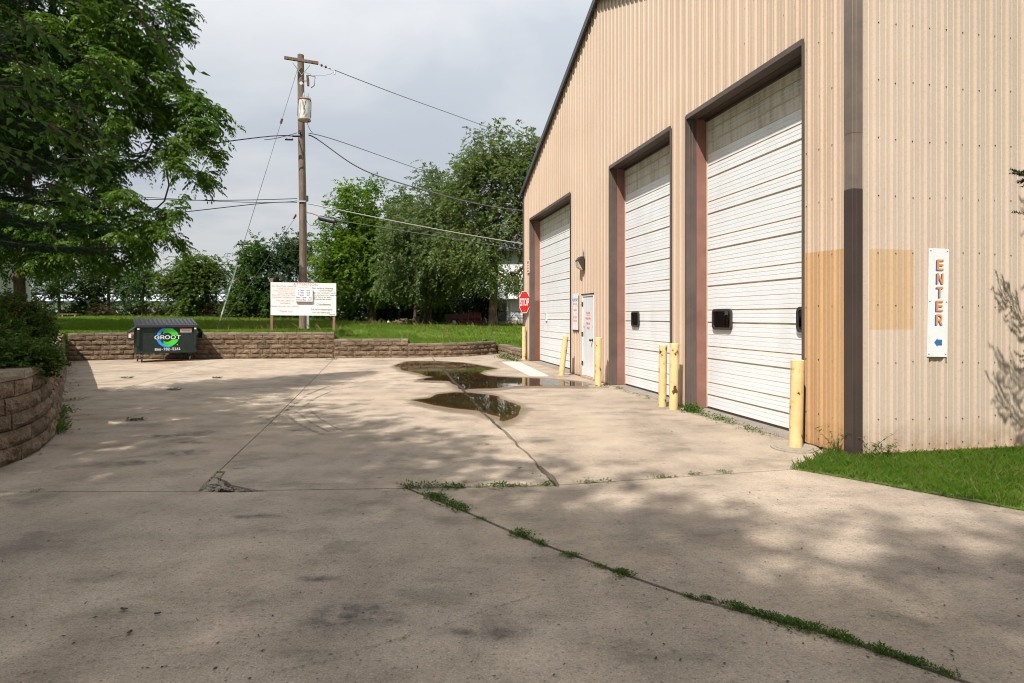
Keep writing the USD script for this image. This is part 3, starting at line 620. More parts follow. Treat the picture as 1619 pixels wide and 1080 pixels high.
# ------------------------------------------------------------------ steel building
RIGHTPANEL = metal_panel("faded_tan_panel", (.446, .356, .284), (.496, .399, .323), (.955, .94, .92), patch=((float(E[0]), float(E[1])), float(C0 @ E + spx(1374)), float(C0 @ E + spx(1444)), 1.445, 2.362, (.455, .315, .195)))
FRONTPANEL = metal_panel("tan_panel", (.460, .344, .254), (.510, .388, .294), (.945, .92, .89))
NEWPANEL = metal_panel("ochre_panel", (.400, .245, .125), (.455, .285, .150), (.88, .82, .75))
building = thing("metal_building", "tan ribbed steel wash building with three white overhead doors and brown trim", "building")
PITCH = .2286
def profile(u0, u1):
    pts = []
    k0 = math.floor(u0 / PITCH) - 1
    for k in range(k0, math.ceil(u1 / PITCH) + 2):
        b = k * PITCH
        for du, h in ((0, 0), (.014, .026), (.036, .026), (.050, 0), (.086, 0), (.092, .005), (.106, .005), (.112, 0), (.166, 0), (.172, .005), (.186, .005), (.192, 0)):
            u = b + .03 + du
            if u0 < u < u1: pts.append((u, h))
    def h_at(u):
        r = (u - .03) % PITCH
        return float(np.interp(r, [0, .014, .036, .050, .086, .092, .106, .112, .166, .172, .186, .192, PITCH], [0, .026, .026, 0, 0, .005, .005, 0, 0, .005, .005, 0, 0]))
    return [(u0, h_at(u0))] + pts + [(u1, h_at(u1))]
def panel_mesh(u0, u1, z0, top, place, openings=(), extra=()):
    """ribbed sheet between u0 and u1; place(u, outward, z) -> point"""
    pr = dict(profile(u0, u1)); hs = sorted(pr.items())
    for x in [*extra, *[o for op in openings for o in op[:2]]]:
        if u0 < x < u1 and x not in pr: pr[x] = float(np.interp(x, [a for a, _ in hs], [b for _, b in hs]))
    us = sorted(pr); m = MB()
    for a, b in zip(us[:-1], us[1:]):
        if b - a < 1e-6: continue
        mid = (a + b) / 2; iv = [(z0, None)]
        for o0, o1, oz0, oz1 in openings:
            if o0 - 1e-9 <= mid <= o1 + 1e-9:
                iv = [x for lo_, hi_ in iv for x in ((lo_, oz0), (oz1, hi_)) if x[1] is None or x[1] - x[0] > .01]
        for lo_, hi_ in iv:
            ta, tb = (top(a), top(b)) if hi_ is None else (hi_, hi_)
            if min(ta, tb) - lo_ < .005: continue
            m.add([place(a, pr[a], lo_), place(b, pr[b], lo_), place(b, pr[b], tb), place(a, pr[a], ta)], [(0, 1, 2, 3)])
    return m if m.n else None
doors = [(tpx(1272), tpx(1087)), (tpx(1062), tpx(965)), (tpx(903), tpx(838.5))]
HEAD = 5.03
man = (tpx(940.3), tpx(921.5)); MANZ = 2.16
openings = [(a, b, 0.0, HEAD) for a, b in doors] + [(man[0], man[1], 0.0, MANZ)]
front = lambda u, o, z: W(u, -o, z)
right = lambda u, o, z: S(u, o, z)
pan = .9144
for k in range(math.ceil(LEN / pan)):
    u0, u1 = k * pan, min((k + 1) * pan, LEN)
    if k == 0:
        obj("wall_panel", panel_mesh(.02, doors[0][0], .03, lambda u: 2.37 + .02 * u, lambda u, o, z: W(u, -o - .004, z)), NEWPANEL, building, label="newer ochre lower wall sheet beside the corner trim")
        obj("wall_panel", panel_mesh(.02, doors[0][0], 2.365, ztop, front), FRONTPANEL, building)
        if u1 > doors[0][0]:
            m = panel_mesh(doors[0][0], u1, HEAD, ztop, front); obj("wall_panel", m, FRONTPANEL, building)
        continue
    m = panel_mesh(u0, u1, .03, ztop, front, openings, extra=(LEN / 2,))
    if m: obj("wall_panel", m, FRONTPANEL, building)
RLEN = 24.69
for k in range(27):
    obj("wall_panel", panel_mesh(max(k * pan, .02), (k + 1) * pan, .05, lambda u: EAVE, right), RIGHTPANEL, building)
far_ = lambda u, o, z: W(LEN + o, u, z)
for k in range(27): obj("wall_panel", panel_mesh(k * pan, (k + 1) * pan, .03, lambda u: EAVE, far_), FRONTPANEL, building)
rear_ = lambda u, o, z: W(u, RLEN + o, z)
for k in range(19):
    m = panel_mesh(k * pan, min((k + 1) * pan, LEN), .03, ztop, rear_, extra=(LEN / 2,))
    if m: obj("wall_panel", m, FRONTPANEL, building)
# screws
def hexes(pts, nrm, r=.0076, h=.007):
    nrm = np.asarray(nrm, float); a = np.cross(nrm, UP); a /= np.linalg.norm(a); b = np.cross(nrm, a); m = MB()
    ang = np.arange(6) * np.pi / 3; ring = np.cos(ang)[:, None] * a * r + np.sin(ang)[:, None] * b * r
    for p in pts:
        v = np.vstack([p + ring, p + ring * .8 + nrm * h, [p + nrm * h]]); k = np.arange(6); k2 = (k + 1) % 6
        m.add(v, np.vstack([np.stack([k, k2, k2 + 6], 1), np.stack([k, k2 + 6, k + 6], 1), np.stack([k + 6, k2 + 6, np.full(6, 12)], 1)]))
    return m
rows = [.12, .42, 1.07, 1.72, 2.33, 2.37 + .6, 3.62, 4.27, 4.92, 5.57, 6.1, 6.9, 7.6, 8.3, 8.9]
fp = []
for k in range(73):
    for zr in rows:
        u = k * PITCH + .099 + srng.uniform(-.008, .008); z = zr + srng.uniform(-.015, .015)
        if z > ztop(u) - .1 or any(a - .03 < u < b + .03 and z < h + .02 for a, b, _, h in openings) or u > LEN - .1 or u < .12: continue
        fp.append(W(u, -.001 - (.004 if u < doors[0][0] and z < 2.35 else 0), z))
obj("screws", hexes(fp, -E3), SCREW, building, kind="stuff")
rp = []
for k in range(40):
    for zr in rows[:10]:
        u = k * PITCH + .099 + srng.uniform(-.008, .008)
        if u < .12: continue
        rp.append(S(u, .001, zr + srng.uniform(-.015, .015)))
obj("screws", hexes(rp, -D3), SCREW, building, kind="stuff")
def wb(t0, t1, w0, w1, z0, z1, bevel=0.0, m=None):
    m = m or MB(); c = W((t0 + t1) / 2, (w0 + w1) / 2, (z0 + z1) / 2); return m.box(c, (abs(w1 - w0), abs(t1 - t0), z1 - z0), RW, bevel)
# corner trim, three lengths lapped
for z0, z1, mt in ((.02, 3.03, TRIM_DARK), (3.028, 3.66, TRIM_OLD), (3.655, EAVE, TRIM_OLD)):
    pr = 0.034 if mt is TRIM_DARK else .031 if z0 < 3.5 else .033
    m = MB(); wb(-pr, .104, -pr, .012, z0, z1, .004, m)
    m.box(S(.057, .0 + (pr - .012) / 2, (z0 + z1) / 2), (.09, pr + .012, z1 - z0), RW, .004)
    obj("corner_trim", m, mt, building)
wbm = MB(); wb(LEN - .1, LEN + .034, -.034, .02, .02, EAVE, .004, wbm); obj("corner_trim", wbm, TRIM, building)
# base rail under the sheets
bm = MB()
edges = [.03] + [x for a, b in sorted([*doors, man]) for x in (a, b)] + [LEN]
for a, b in zip(edges[::2], edges[1::2]): wb(a, b, .0, .06, .0, .05, 0, bm)
bm.box(S(RLEN / 2, -.03, .025), (RLEN, .06, .05), RW)
obj("base_rail", bm, TRIM, building)
bs = MB(); bs.box(S(RLEN / 2, .014, .055), (RLEN - .2, .028, .018), RW); obj("base_flashing", bs, FRONTPANEL, building)
# roof and rake
def roofslab(t0, t1, z0, z1, w0, w1, th):
    v = [W(t0, w0, z0), W(t1, w0, z1), W(t1, w1, z1), W(t0, w1, z0)]; v += [p + UP * th for p in v]
    return np.array(v), np.array([(0, 3, 2, 1), (4, 5, 6, 7), (0, 1, 5, 4), (1, 2, 6, 5), (2, 3, 7, 6), (3, 0, 4, 7)])
sl = (APEX - EAVE) / (LEN / 2)
obj("roof", MB().add(*roofslab(-.25, LEN / 2, EAVE - .25 * sl, APEX, -.10, RLEN + .1, .06)).add(*roofslab(LEN / 2, LEN + .25, APEX, EAVE - .25 * sl, -.10, RLEN + .1, .06)), ROOF, building)
rk = MB()
rk.add(*roofslab(-.26, LEN / 2, EAVE - .26 * sl - .10, APEX - .10, -.125, -.07, .18)).add(*roofslab(LEN / 2, LEN + .26, APEX - .10, EAVE - .26 * sl - .10, -.125, -.07, .18))
obj("rake_trim", rk, RAKE, building)
# overhead doors
REC = .36
FINESEAM = paint('door_groove_dust', (.60, .585, .56), rough=.6, var=.15, scale=2.0)
SEAM = paint('door_seam_grime', (.47, .41, .325), rough=.7, var=.25, scale=2.0)
def section_mesh(t0, t1, z0):
    pf = []
    def groove(z, w, d): pf.extend([(z - w / 2, 0), (z - w * .15, d), (z + w * .15, d), (z + w / 2, 0)])
    pf.append((.001, .006)); pf.append((.006, 0))
    groove(.07, .008, .003); groove(.14, .008, .003)
    pf.extend([(.190, 0), (.197, .008), (.208, .008), (.222, -.006)])
    pf.extend([(.285, -.006), (.288, -.003), (.292, -.003), (.295, -.006), (.345, -.006), (.348, -.003), (.352, -.003), (.355, -.006)])
    pf.extend([(.398, -.006), (.412, .008), (.423, .008), (.430, 0)])
    groove(.487, .008, .003); groove(.556, .008, .003)
    pf.extend([(.621, 0), (.626, .006)])
    m, dirt, fine = MB(), MB(), MB()
    for (za, da), (zb, db) in zip(pf[:-1], pf[1:]):
        q = dirt if max(da, db) > .0045 else fine if max(da, db) > .0015 or (min(za, zb) > .28 and max(za, zb) < .36 and max(da, db) > -.004) else m
        q.add([W(t0, REC + da, z0 + za), W(t1, REC + da, z0 + za), W(t1, REC + db, z0 + zb), W(t0, REC + db, z0 + zb)], [(0, 1, 2, 3)])
    return m, dirt, fine
SEC = .6265
def rounded(w, h, r): return sbox(-w / 2 + r, -h / 2 + r, w / 2 - r, h / 2 - r).buffer(r, quad_segs=5)
for k, (t0, t1) in enumerate(doors):
    seal = wb(t0 + .02, t1 - .02, REC + .02, REC + .05, .0, HEAD - .02); wb(t0 + .02, t1 - .02, REC - .004, REC + .02, .006, .034, 0, seal)
    od = obj("overhead_door", seal, GASKET, building, label=["nearest tall white sectional door with two windows", "middle tall white sectional door with one window", "farthest white sectional door"][k])
    for i in range(8):
        ma, mb_, mc_ = section_mesh(t0 + .02, t1 - .045, .036 + i * .624)
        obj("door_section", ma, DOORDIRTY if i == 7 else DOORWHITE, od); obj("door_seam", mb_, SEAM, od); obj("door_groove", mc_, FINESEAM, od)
    wins = [[(1143.5, 505, .60, .345), (1286, 505.5, .60, .345)], [(1006, 504.5, .42, .345)], [(864.5, 501.5, .20, .26)]][k]
    for px, py, ww, hh in wins:
        q = (px - 809.5) / F; base = C0 + E * REC; t = (base[0] - base[1] * q) / (-D[0] + D[1] * q); d = base[1] + D[1] * t
        z = EYE - (py - 500) / F * d; o = W(t, REC - .010, z); M = frame4(o, D3 * -1, UP, -E3)
        ring = rounded(ww, hh, .07).difference(rounded(ww - .075, hh - .075, .05)) if k < 2 else rounded(ww, hh, .01).difference(rounded(ww - .06, hh - .06, .005))
        obj("window_frame", MB().prism(ring, .03, M), GASKET if k < 2 else SIGNWHITE, od, smooth=30)
        M2 = frame4(W(t, REC - .012, z), D3 * -1, UP, -E3); obj("window_backing", MB().prism(rounded(ww - .06, hh - .06, .05 if k < 2 else .005), .003, M2), INTERIOR, od)
        M3 = frame4(W(t, REC - .024, z), D3 * -1, UP, -E3); obj("window_pane", MB().prism(rounded(ww - .07, hh - .07, .05 if k < 2 else .005), .004, M3), GLASS, od)
    # far and near jambs: ribbed brown sheet outside, red-brown steel inside; header underside
    for t, sgn in ((t1, -1), (t0, 1)):
        m = MB()
        pf = [(0.0, .0), (.05, .0), (.056, .008), (.068, .008), (.074, 0), (.11, 0), (.116, .008), (.128, .008), (.134, 0), (.19, 0)]
        for (wa, ha), (wb_, hb_) in zip(pf[:-1], pf[1:]):
            m.add([W(t + sgn * (.012 + ha), wa - .03, 0.01), W(t + sgn * (.012 + hb_), wb_ - .03, 0.01), W(t + sgn * (.012 + hb_), wb_ - .03, HEAD), W(t + sgn * (.012 + ha), wa - .03, HEAD)], [(0, 1, 2, 3)])
        wb(t - sgn * .03, t + sgn * .012, -.033, -.028, .01, HEAD + .03, 0, m)
        obj("jamb_trim", m, TRIM, building)
        if k == 2 and sgn < 0:
            obj("jamb_steel", wb(t + sgn * .024, t - sgn * .02, .16, REC + .03, 2.16, HEAD), JAMB_RED, building)
            obj("jamb_steel", wb(t + sgn * .025, t - sgn * .02, .16, REC + .03, 0.01, 2.16), JAMB_NEW, building, label="freshly repainted lower red-brown jamb")
        else: obj("jamb_steel", wb(t + sgn * .024, t - sgn * .02, .16, REC + .03, .01, HEAD), JAMB_RED, building)
    hm = wb(t0, t1, -.034, -.028, HEAD - .03, HEAD + .045)
    wb(t0, t1, -.03, .20, HEAD - .014, HEAD + .0, 0, hm); obj("head_trim", hm, TRIM, building)
    hs_ = wb(t0, t1, .18, REC + .06, HEAD - .022, HEAD + .02); wb(t0 + .02, t1 - .02, REC - .04, REC + .04, HEAD - .06, HEAD - .02, 0, hs_)
    obj("head_steel", hs_, TRIM_DARK, building)
    obj("door_stop", wb(t1 - .045, t1 - .024, REC - .02, REC + .02, .02, HEAD - .05), FRONTPANEL, building)
# interior darkness behind the doors
obj("inner_lining", wb(.3, LEN - .3, 1.2, 1.25, .0, 6.0), INTERIOR, building)
# apron strips at the thresholds
for k, (t0, t1) in enumerate(doors):
    obj("threshold", wb(t0 - .0, t1 + .0, -.02, REC + .3, -.05, .0055), APRON, building)
# steel personnel door
a, b = man
fr = MB()
wb(a, a + .045, -.03, .05, .03, MANZ, .003, fr); wb(b - .045, b, -.03, .05, .03, MANZ, .003, fr); wb(a + .045, b - .045, -.03, .05, MANZ - .05, MANZ, .003, fr)
fd = obj("personnel_door", wb(a + .05, b - .05, -.012, .03, .07, MANZ - .055, .003), DOORGREY, building, label="white steel personnel door with red lettering")
obj("door_frame", fr, SIGNWHITE, fd)
obj("drip_cap", wb(a - .02, b + .02, -.045, .01, MANZ, MANZ + .02), TRIM_DARK, fd)
obj("door_sill", wb(a, b, -.05, .06, .0, .06, .004), FRONTPANEL, fd)
for zz in (.32, 1.08, 1.86): obj("hinge", wb(b - .062, b - .03, -.05, -.012, zz, zz + .11, .003), TRIM_DARK, fd)
kn = MB(); kn.tube([W(a + .13, -.012, 1.0), W(a + .13, -.05, 1.0)], [.014, .012], 10); s_ = trimesh.creation.icosphere(subdivisions=2, radius=.034); s_.apply_translation(W(a + .13, -.07, 1.0)); kn.mesh(s_)
kn.tube([W(a + .13, -.010, 1.0), W(a + .13, -.018, 1.0)], [.04, .04], 12)
obj("door_knob", kn, TRIM_DARK, fd, smooth=40)
dm = (a + b) / 2
for s_, zz, hh, ww in (("PLEASE", 1.66, .05, .30), ("Please Pay", 1.52, .06, .40), ("Before", 1.39, .06, .30), ("Wash", 1.27, .06, .24)):
    text(fd, "lettering", s_, hh, W(dm - .0, -.0125, zz), -D3, UP, REDTXT, ww, bold=True)
obj("lettering", wb(dm - .16, dm + .16, -.0145, -.012, 1.625, 1.637), REDTXT, fd)
for t_, zz in ((b - .12, 1.30), (b - .19, 1.30), (a + .10, 1.31)): obj("door_bolt", wb(t_ - .012, t_ + .012, -.018, -.010, zz, zz + .05), GALV, fd)

# ------------------------------------------------------------------ vegetation
def unit(v): return v / (np.linalg.norm(v, axis=-1, keepdims=True) + 1e-12)
def rhombs(c, d, n, L, Wd):
    """one four-cornered leaf (two triangles) per row"""
    d = unit(d); s = unit(np.cross(d, n)); L = np.broadcast_to(L, (len(c),))[:, None]; Wd = np.broadcast_to(Wd, (len(c),))[:, None]
    m = c + d * L * .45; v = np.stack([c, m + s * Wd / 2, c + d * L, m - s * Wd / 2], 1).reshape(-1, 3)
    i = np.arange(len(c))[:, None] * 4
    return v, np.vstack([i + [[0, 1, 2]], i + [[0, 2, 3]]])
def folded(c, d, n, L, Wd, fold=.25):
    """a broader leaf of four triangles folded along its midrib"""
    d = unit(d); s = unit(np.cross(d, n)); n2 = np.cross(s, d); L = np.broadcast_to(L, (len(c),))[:, None]; Wd = np.broadcast_to(Wd, (len(c),))[:, None]
    a = c + d * L * .36; up = n2 * Wd * fold
    v = np.stack([c, a + s * Wd / 2 + up, a, a - s * Wd / 2 + up, c + d * L], 1).reshape(-1, 3); i = np.arange(len(c))[:, None] * 5
    return v, np.vstack([i + [[0, 1, 2]], i + [[0, 2, 3]], i + [[2, 1, 4]], i + [[2, 4, 3]]])

def tips_in(ells, n, rng, shell=2.0, gap=0.0, gscale=.5, seed=0, mind=0.0):
    e = np.array(ells, float); vol = e[:, 3] * e[:, 4] * e[:, 5]; out = []; tries = 0
    while len(out) < n and tries < 40 * n:
        tries += 1
        k = rng.choice(len(e), p=vol / vol.sum()); d = unit(rng.normal(size=3)); r = rng.random() ** (1 / (1 + shell))
        p = e[k, :3] + d * r * e[k, 3:6]
        if gap and meshkit.noise(p * gscale, seed) < gap: continue
        if mind and out and ((np.array(out) - p) ** 2).sum(1).min() < mind * mind: continue
        out.append(p)
    return np.array(out)
def limbs(base, top, r0, tips, rng, sag=.08, sides=5, minr=.012, lean=None):
    """a trunk and boughs that reach every tip: each tip joins the nearest lower wood already grown"""
    n0 = 9; trunk = np.array([np.array(base) + (np.array(top) - np.array(base)) * k / n0 for k in range(n0 + 1)])
    trunk[1:-1, :2] += rng.normal(0, r0 * .25, (n0 - 1, 2))
    nodes = [p for p in trunk]; par = [-1] + list(range(n0)); start = [0] * (n0 + 1)
    order = np.argsort(np.linalg.norm(tips - trunk[n0 // 2], axis=1))
    for ti in order:
        t = tips[ti]; A = np.array(nodes); dv = t - A; dist = np.linalg.norm(dv, axis=1)
        cost = dist * (1 + .9 * np.clip(-dv[:, 2] / (dist + 1e-6) + .05, 0, 1)); cost[:4] += 3
        j = int(np.argmin(cost)); a = A[j]; m = max(1, int(dist[j] / .8)); prev = j
        pdir = unit(a - A[par[j]]) if par[j] >= 0 else np.array([0, 0, 1.0]); cpt = a + (pdir * .38 + np.array([0, 0, .08 - sag])) * dist[j]; m = max(2, int(dist[j] / .55))
        for k in range(1, m + 1):
            u = k / m; p = a * (1 - u) ** 2 + cpt * 2 * u * (1 - u) + t * u * u + (rng.normal(0, .05, 3) * min(dist[j], 1) if k < m else 0)
            nodes.append(p); par.append(prev); prev = len(nodes) - 1
    nodes = np.array(nodes); cnt = np.zeros(len(nodes)); kids = {}
    for i in range(len(nodes) - 1, 0, -1):
        if cnt[i] == 0: cnt[i] = 1
        cnt[par[i]] += cnt[i]; kids.setdefault(par[i], []).append(i)
    rad = np.maximum(minr, r0 * np.sqrt(cnt / max(cnt[0], 1))); rad[:n0 + 1] = np.maximum(rad[:n0 + 1], r0 * np.linspace(1, .45, n0 + 1)); rad[0] = r0 * 1.35
    tm, bm_ = MB(), MB(); tm.tube(nodes[:n0 + 1], rad[:n0 + 1], 10)
    done = set(range(n0 + 1))
    for i in range(n0 + 1, len(nodes)):
        if i in done: continue
        ch = [par[i], i]; done.add(i)
        while True:
            k = [c for c in kids.get(ch[-1], []) if c not in done]
            if not k: break
            c = max(k, key=lambda q: cnt[q]); ch.append(c); done.add(c)
        rr = rad[ch].copy(); rr[0] = rr[1]; bm_.tube(nodes[ch], rr, sides, cap=False)
    return tm, bm_
def twigs(tips, per, L, rng, centre, out=.8, droop=.25, jit=.25):
    c = np.repeat(tips, per, 0) + rng.normal(0, jit, (len(tips) * per, 3)); o = unit(c - centre)
    d = unit(o * out + rng.normal(0, .75, c.shape) + np.array([0, 0, -droop])); return c, d, L * rng.uniform(.55, 1.25, len(c))
def simple_leaves(c, d, L, n, ll, lw, rng, droop=.3, spread=.9, upn=.9):
    """n leaves alternately along each twig"""
    u = np.tile(np.linspace(.12, 1, n), len(c)) + rng.uniform(-.03, .03, len(c) * n); k = np.repeat(np.arange(len(c)), n)
    dd, LL = d[k], L[k]; p = c[k] + dd * (LL * u)[:, None] + np.array([0, 0, -1.0]) * (LL * u * u * droop)[:, None]
    side = unit(np.cross(dd, np.array([0, 0, 1.0]) + rng.normal(0, .25, dd.shape))) * np.where(np.arange(len(k)) % 2, 1, -1)[:, None]
    ld = unit(dd * .6 + side * spread + np.array([0, 0, -droop]) + rng.normal(0, .3, dd.shape)); nn = unit(np.array([0, 0, upn * .75]) + rng.normal(0, .75, dd.shape) + np.array([-.25, -.45, 0]))
    s = rng.uniform(.7, 1.25, len(k)); return rhombs(p, ld, nn, ll * s, lw * s)
def compound_leaves(c, d, L, n, leaflet, lw, rl, pairs, rng, droop=.5):
    """n drooping pinnate leaves along each twig"""
    k = np.repeat(np.arange(len(c)), n); u = np.tile(np.linspace(.15, 1, n), len(c)); dd, LL = d[k], L[k]
    p = c[k] + dd * (LL * u)[:, None]; side = unit(np.cross(dd, np.array([0, 0, 1.0]) + rng.normal(0, .3, dd.shape))) * np.where(np.arange(len(k)) % 2, 1, -1)[:, None]
    rd = unit(dd * .55 + side * .8 + np.array([0, 0, .15]) + rng.normal(0, .3, dd.shape)); r = rl * rng.uniform(.7, 1.2, len(k))
    m = pairs * 2 + 1; q = np.repeat(np.arange(len(k)), m); j = np.tile(np.arange(m), len(k)); v = np.where(j == m - 1, 1.0, (j // 2 + 1) / (pairs + .6)); sg = np.where(j == m - 1, 0, np.where(j % 2, 1, -1))
    rq = rd[q]; pos = p[q] + rq * (r[q] * v)[:, None] + np.array([0, 0, -1.0]) * (r[q] * v * v * droop)[:, None]
    tang = unit(rq + np.array([0, 0, -2.0]) * (v * droop)[:, None]); sd = unit(np.cross(tang, np.array([0, 0, 1.0]))); sd = np.where(np.isfinite(sd), sd, 0)
    ld = unit(tang * np.where(sg == 0, 1, .55)[:, None] + sd * sg[:, None] * .85 + np.array([0, 0, -.55]) + rng.normal(0, .16, tang.shape))
    nn = unit(np.array([-.25, -.50, .62]) + rng.normal(0, .55, tang.shape)); s = rng.uniform(.75, 1.2, len(q)) * (1 - .25 * np.abs(v - .55))
    return rhombs(pos, ld, nn, leaflet * s, lw * s)
def tree(name, label, cat, base, top, r0, ells, ntips, leaves, leafm, bark, seed, gap=.0, group=None, per=8, tw=.6, jit=.25, droop=.25, out=.8, shell=1.6, sag=.08, gscale=.5, mind=0.0):
    rng = np.random.default_rng(seed); tips = tips_in(ells, ntips, rng, shell, gap, gscale, seed, mind)
    e = np.array(ells, float); cen = np.average(e[:, :3], 0, weights=e[:, 3] * e[:, 4] * e[:, 5]) - [0, 0, e[:, 5].mean() * .4]
    t = thing(name, label, cat, group=group)
    tm, bm_ = limbs(base, top, r0, tips, rng, sag)
    obj("trunk", tm, bark, t, smooth=60); obj("branches", bm_, bark, t, smooth=60)
    c, d, L = twigs(tips, per, tw, rng, cen, out, droop, jit)
    obj("crown", leaves(c, d, L, rng), leafm, t); return t

L_WALNUT = leaf("walnut_leaf", (.050, .105, .008), (.205, .260, .028), .46, .7, .05)
L_ELM = leaf("elm_leaf", (.090, .130, .034), (.190, .230, .074), .38, .35, .04)
L_ELM2 = leaf("elm_leaf_grey", (.084, .122, .040), (.172, .208, .078), .38, .35, .04)
L_BRIGHT = leaf("bright_leaf", (.082, .158, .008), (.200, .280, .022), .44, .4, .04)
L_MID = leaf("mid_leaf", (.040, .088, .012), (.110, .165, .028), .38, .4, .04)
L_YELLOW = leaf("yellow_green_leaf", (.060, .100, .014), (.160, .195, .038), .38, .5, .04)
L_BLUE = leaf("blue_green_leaf", (.036, .070, .026), (.090, .130, .052), .36, .5, .04)
L_NEAR = leaf("broad_near_leaf", (.040, .095, .012), (.095, .165, .024), .46, .8, .06)
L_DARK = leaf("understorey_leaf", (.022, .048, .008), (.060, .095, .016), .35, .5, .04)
L_BUSH = leaf("bush_leaf", (.045, .085, .010), (.150, .185, .036), .30, 2.0, .07)
L_BUSHTIP = leaf("bush_tip_leaf", (.16, .11, .055), (.30, .18, .11), .30, 3.0, .05)
L_SPRUCE = leaf("spruce_needle", (.016, .034, .016), (.038, .065, .030), .12, 1.2, .05)
L_GRASS = leaf("grass_blade", (.070, .140, .012), (.205, .250, .045), .45, 2.2, .05)
L_LAWNGRASS = leaf("lawn_blade", (.095, .170, .012), (.205, .255, .040), .35, .35, .04)
L_DRY = leaf("dry_stalk", (.16, .13, .055), (.26, .23, .10), .3, 1.0, .04)
L_WEED = leaf("weed_leaf", (.045, .100, .010), (.150, .195, .030), .35, 4.0, .05)
L_BROWNBUSH = leaf("brown_brush", (.060, .045, .025), (.12, .095, .045), .2, .8, .03)

simple = lambda n, ll, lw, dr=.3: (lambda c, d, L, r: simple_leaves(c, d, L, n, ll, lw, r, droop=dr))
# big walnut on the left
def PE(px, py, d, rpx, rpy, rd): p = P(px, py, d); return (*p, rpx / F * d, rd, rpy / F * d)
WD = 24.6
wal = [PE(60, 110, WD, 200, 200, 3.6), PE(215, 40, WD, 62, 95, 2.4), PE(240, 165, WD, 84, 95, 2.5), PE(302, 190, WD, 44, 68, 1.7), PE(338, 140, WD, 18, 36, .9), PE(322, 232, WD, 24, 48, 1.2), PE(285, 275, WD, 50, 52, 1.7), PE(240, 340, WD, 56, 60, 1.9), PE(120, 345, WD, 120, 84, 2.7), PE(0, 250, WD, 170, 170, 3.4), PE(50, -160, WD, 200, 140, 3.6), PE(-150, 60, WD, 220, 260, 4.6)]
tree("walnut_tree", "big dark walnut tree with drooping feathery leaves filling the upper left", "tree", (-19.4, WD + .3, .9), (-18.6, WD, 11.0), .20, wal, 860,
     lambda c, d, L, r: compound_leaves(c, d, L, 5, .175, .072, .50, 5, r, droop=.45), L_WALNUT, BARK, 31, gap=.30, per=9, tw=.42, jit=.13, droop=.05, out=1.0, shell=1.5, gscale=.45, mind=.62)
# trees across the lawn
tree("elm_tree", "tallest grey-green elm with a thick bare trunk beside the white porch", "tree", P(779, 518, 33.2), P(785, 330, 33.2), .225,
     [PE(790, 262, 33, 68, 62, 2.2), PE(752, 300, 33, 50, 70, 1.8), PE(832, 280, 34, 50, 70, 2.0), PE(730, 370, 32.5, 52, 62, 1.8), PE(800, 365, 33, 55, 62, 2.2), PE(860, 330, 34, 50, 90, 2.0), PE(760, 425, 32, 42, 38, 1.6), PE(815, 425, 32.5, 30, 38, 1.6)], 520,
     simple(14, .135, .070, .40), L_ELM, BARKELM, 41, gap=.36, per=10, tw=.62, jit=.24, droop=.40, shell=1.0, gscale=.62)
tree("elm_tree", "leaning elm with a dark trunk between the bright tree and the tallest elm", "tree", P(674, 511, 37), P(690, 380, 36.5), .20,
     [PE(665, 370, 36, 55, 62, 3.4), PE(690, 330, 36, 45, 52, 3.0), PE(690, 292, 37, 28, 30, 1.8), PE(640, 420, 36, 42, 40, 3.0), PE(715, 400, 35, 42, 55, 3.2), PE(680, 440, 35.5, 60, 26, 2.8), PE(650, 450, 36, 30, 22, 1.6)], 560,
     simple(14, .145, .074, .40), L_ELM2, BARK, 42, gap=.34, per=10, tw=.66, jit=.26, droop=.40, shell=1.0, gscale=.6)
tree("ash_tree", "bright green bushy tree with forked trunk right of the utility pole", "tree", P(588, 509, 41), P(572, 360, 41), .24,
     [PE(560, 350, 41, 45, 55, 2.4), PE(585, 385, 41, 52, 55, 2.4), PE(540, 400, 41, 45, 52, 2.2), PE(570, 440, 40.5, 62, 42, 2.4), PE(520, 440, 41, 32, 42, 1.8), PE(597, 318, 41.5, 22, 30, 1.3), PE(545, 310, 41.5, 24, 20, 1.2), PE(500, 400, 41.5, 14, 20, .9), PE(610, 440, 41, 32, 32, 1.6)], 480,
     simple(14, .15, .085, .3), L_BRIGHT, BARK, 43, gap=.33, per=9, tw=.6, jit=.26, droop=.10, shell=.9, gscale=.55)
tree("maple_tree", "pale green loose tree rising between the bright tree and the leaning elm", "tree", P(632, 507, 46), P(630, 350, 46), .16,
     [PE(632, 345, 46, 30, 42, 1.8), PE(628, 400, 46, 36, 45, 1.9), PE(650, 330, 46, 16, 22, 1.0)], 150, simple(13, .15, .08, .3), L_YELLOW, BARK, 44, gap=.34, per=9, tw=.6, jit=.28, shell=.9, gscale=.6)
tree("maple_tree", "dark slim tree just left of the utility pole", "tree", P(452, 506, 45.5), P(460, 410, 45.5), .12,
     [PE(465, 405, 45.5, 28, 36, 1.5), PE(452, 440, 45.5, 24, 28, 1.4), PE(478, 455, 45.5, 22, 26, 1.4), PE(498, 470, 45.5, 14, 22, 1.0)], 150, simple(13, .15, .08, .3), L_BLUE, BARK, 45, gap=.36, per=9, tw=.55, jit=.28, shell=.9, gscale=.7)
tree("maple_tree", "dense green tree behind the left end of the notice board", "tree", P(408, 505, 45), P(404, 410, 45), .14,
     [PE(405, 400, 45, 24, 26, 1.5), PE(400, 435, 45, 30, 34, 1.7), PE(415, 470, 45, 36, 32, 1.8), PE(385, 465, 45, 22, 26, 1.4)], 220, simple(14, .15, .085, .3), L_MID, BARK, 46, gap=.30, per=9, tw=.55, jit=.26, shell=.9, gscale=.7)
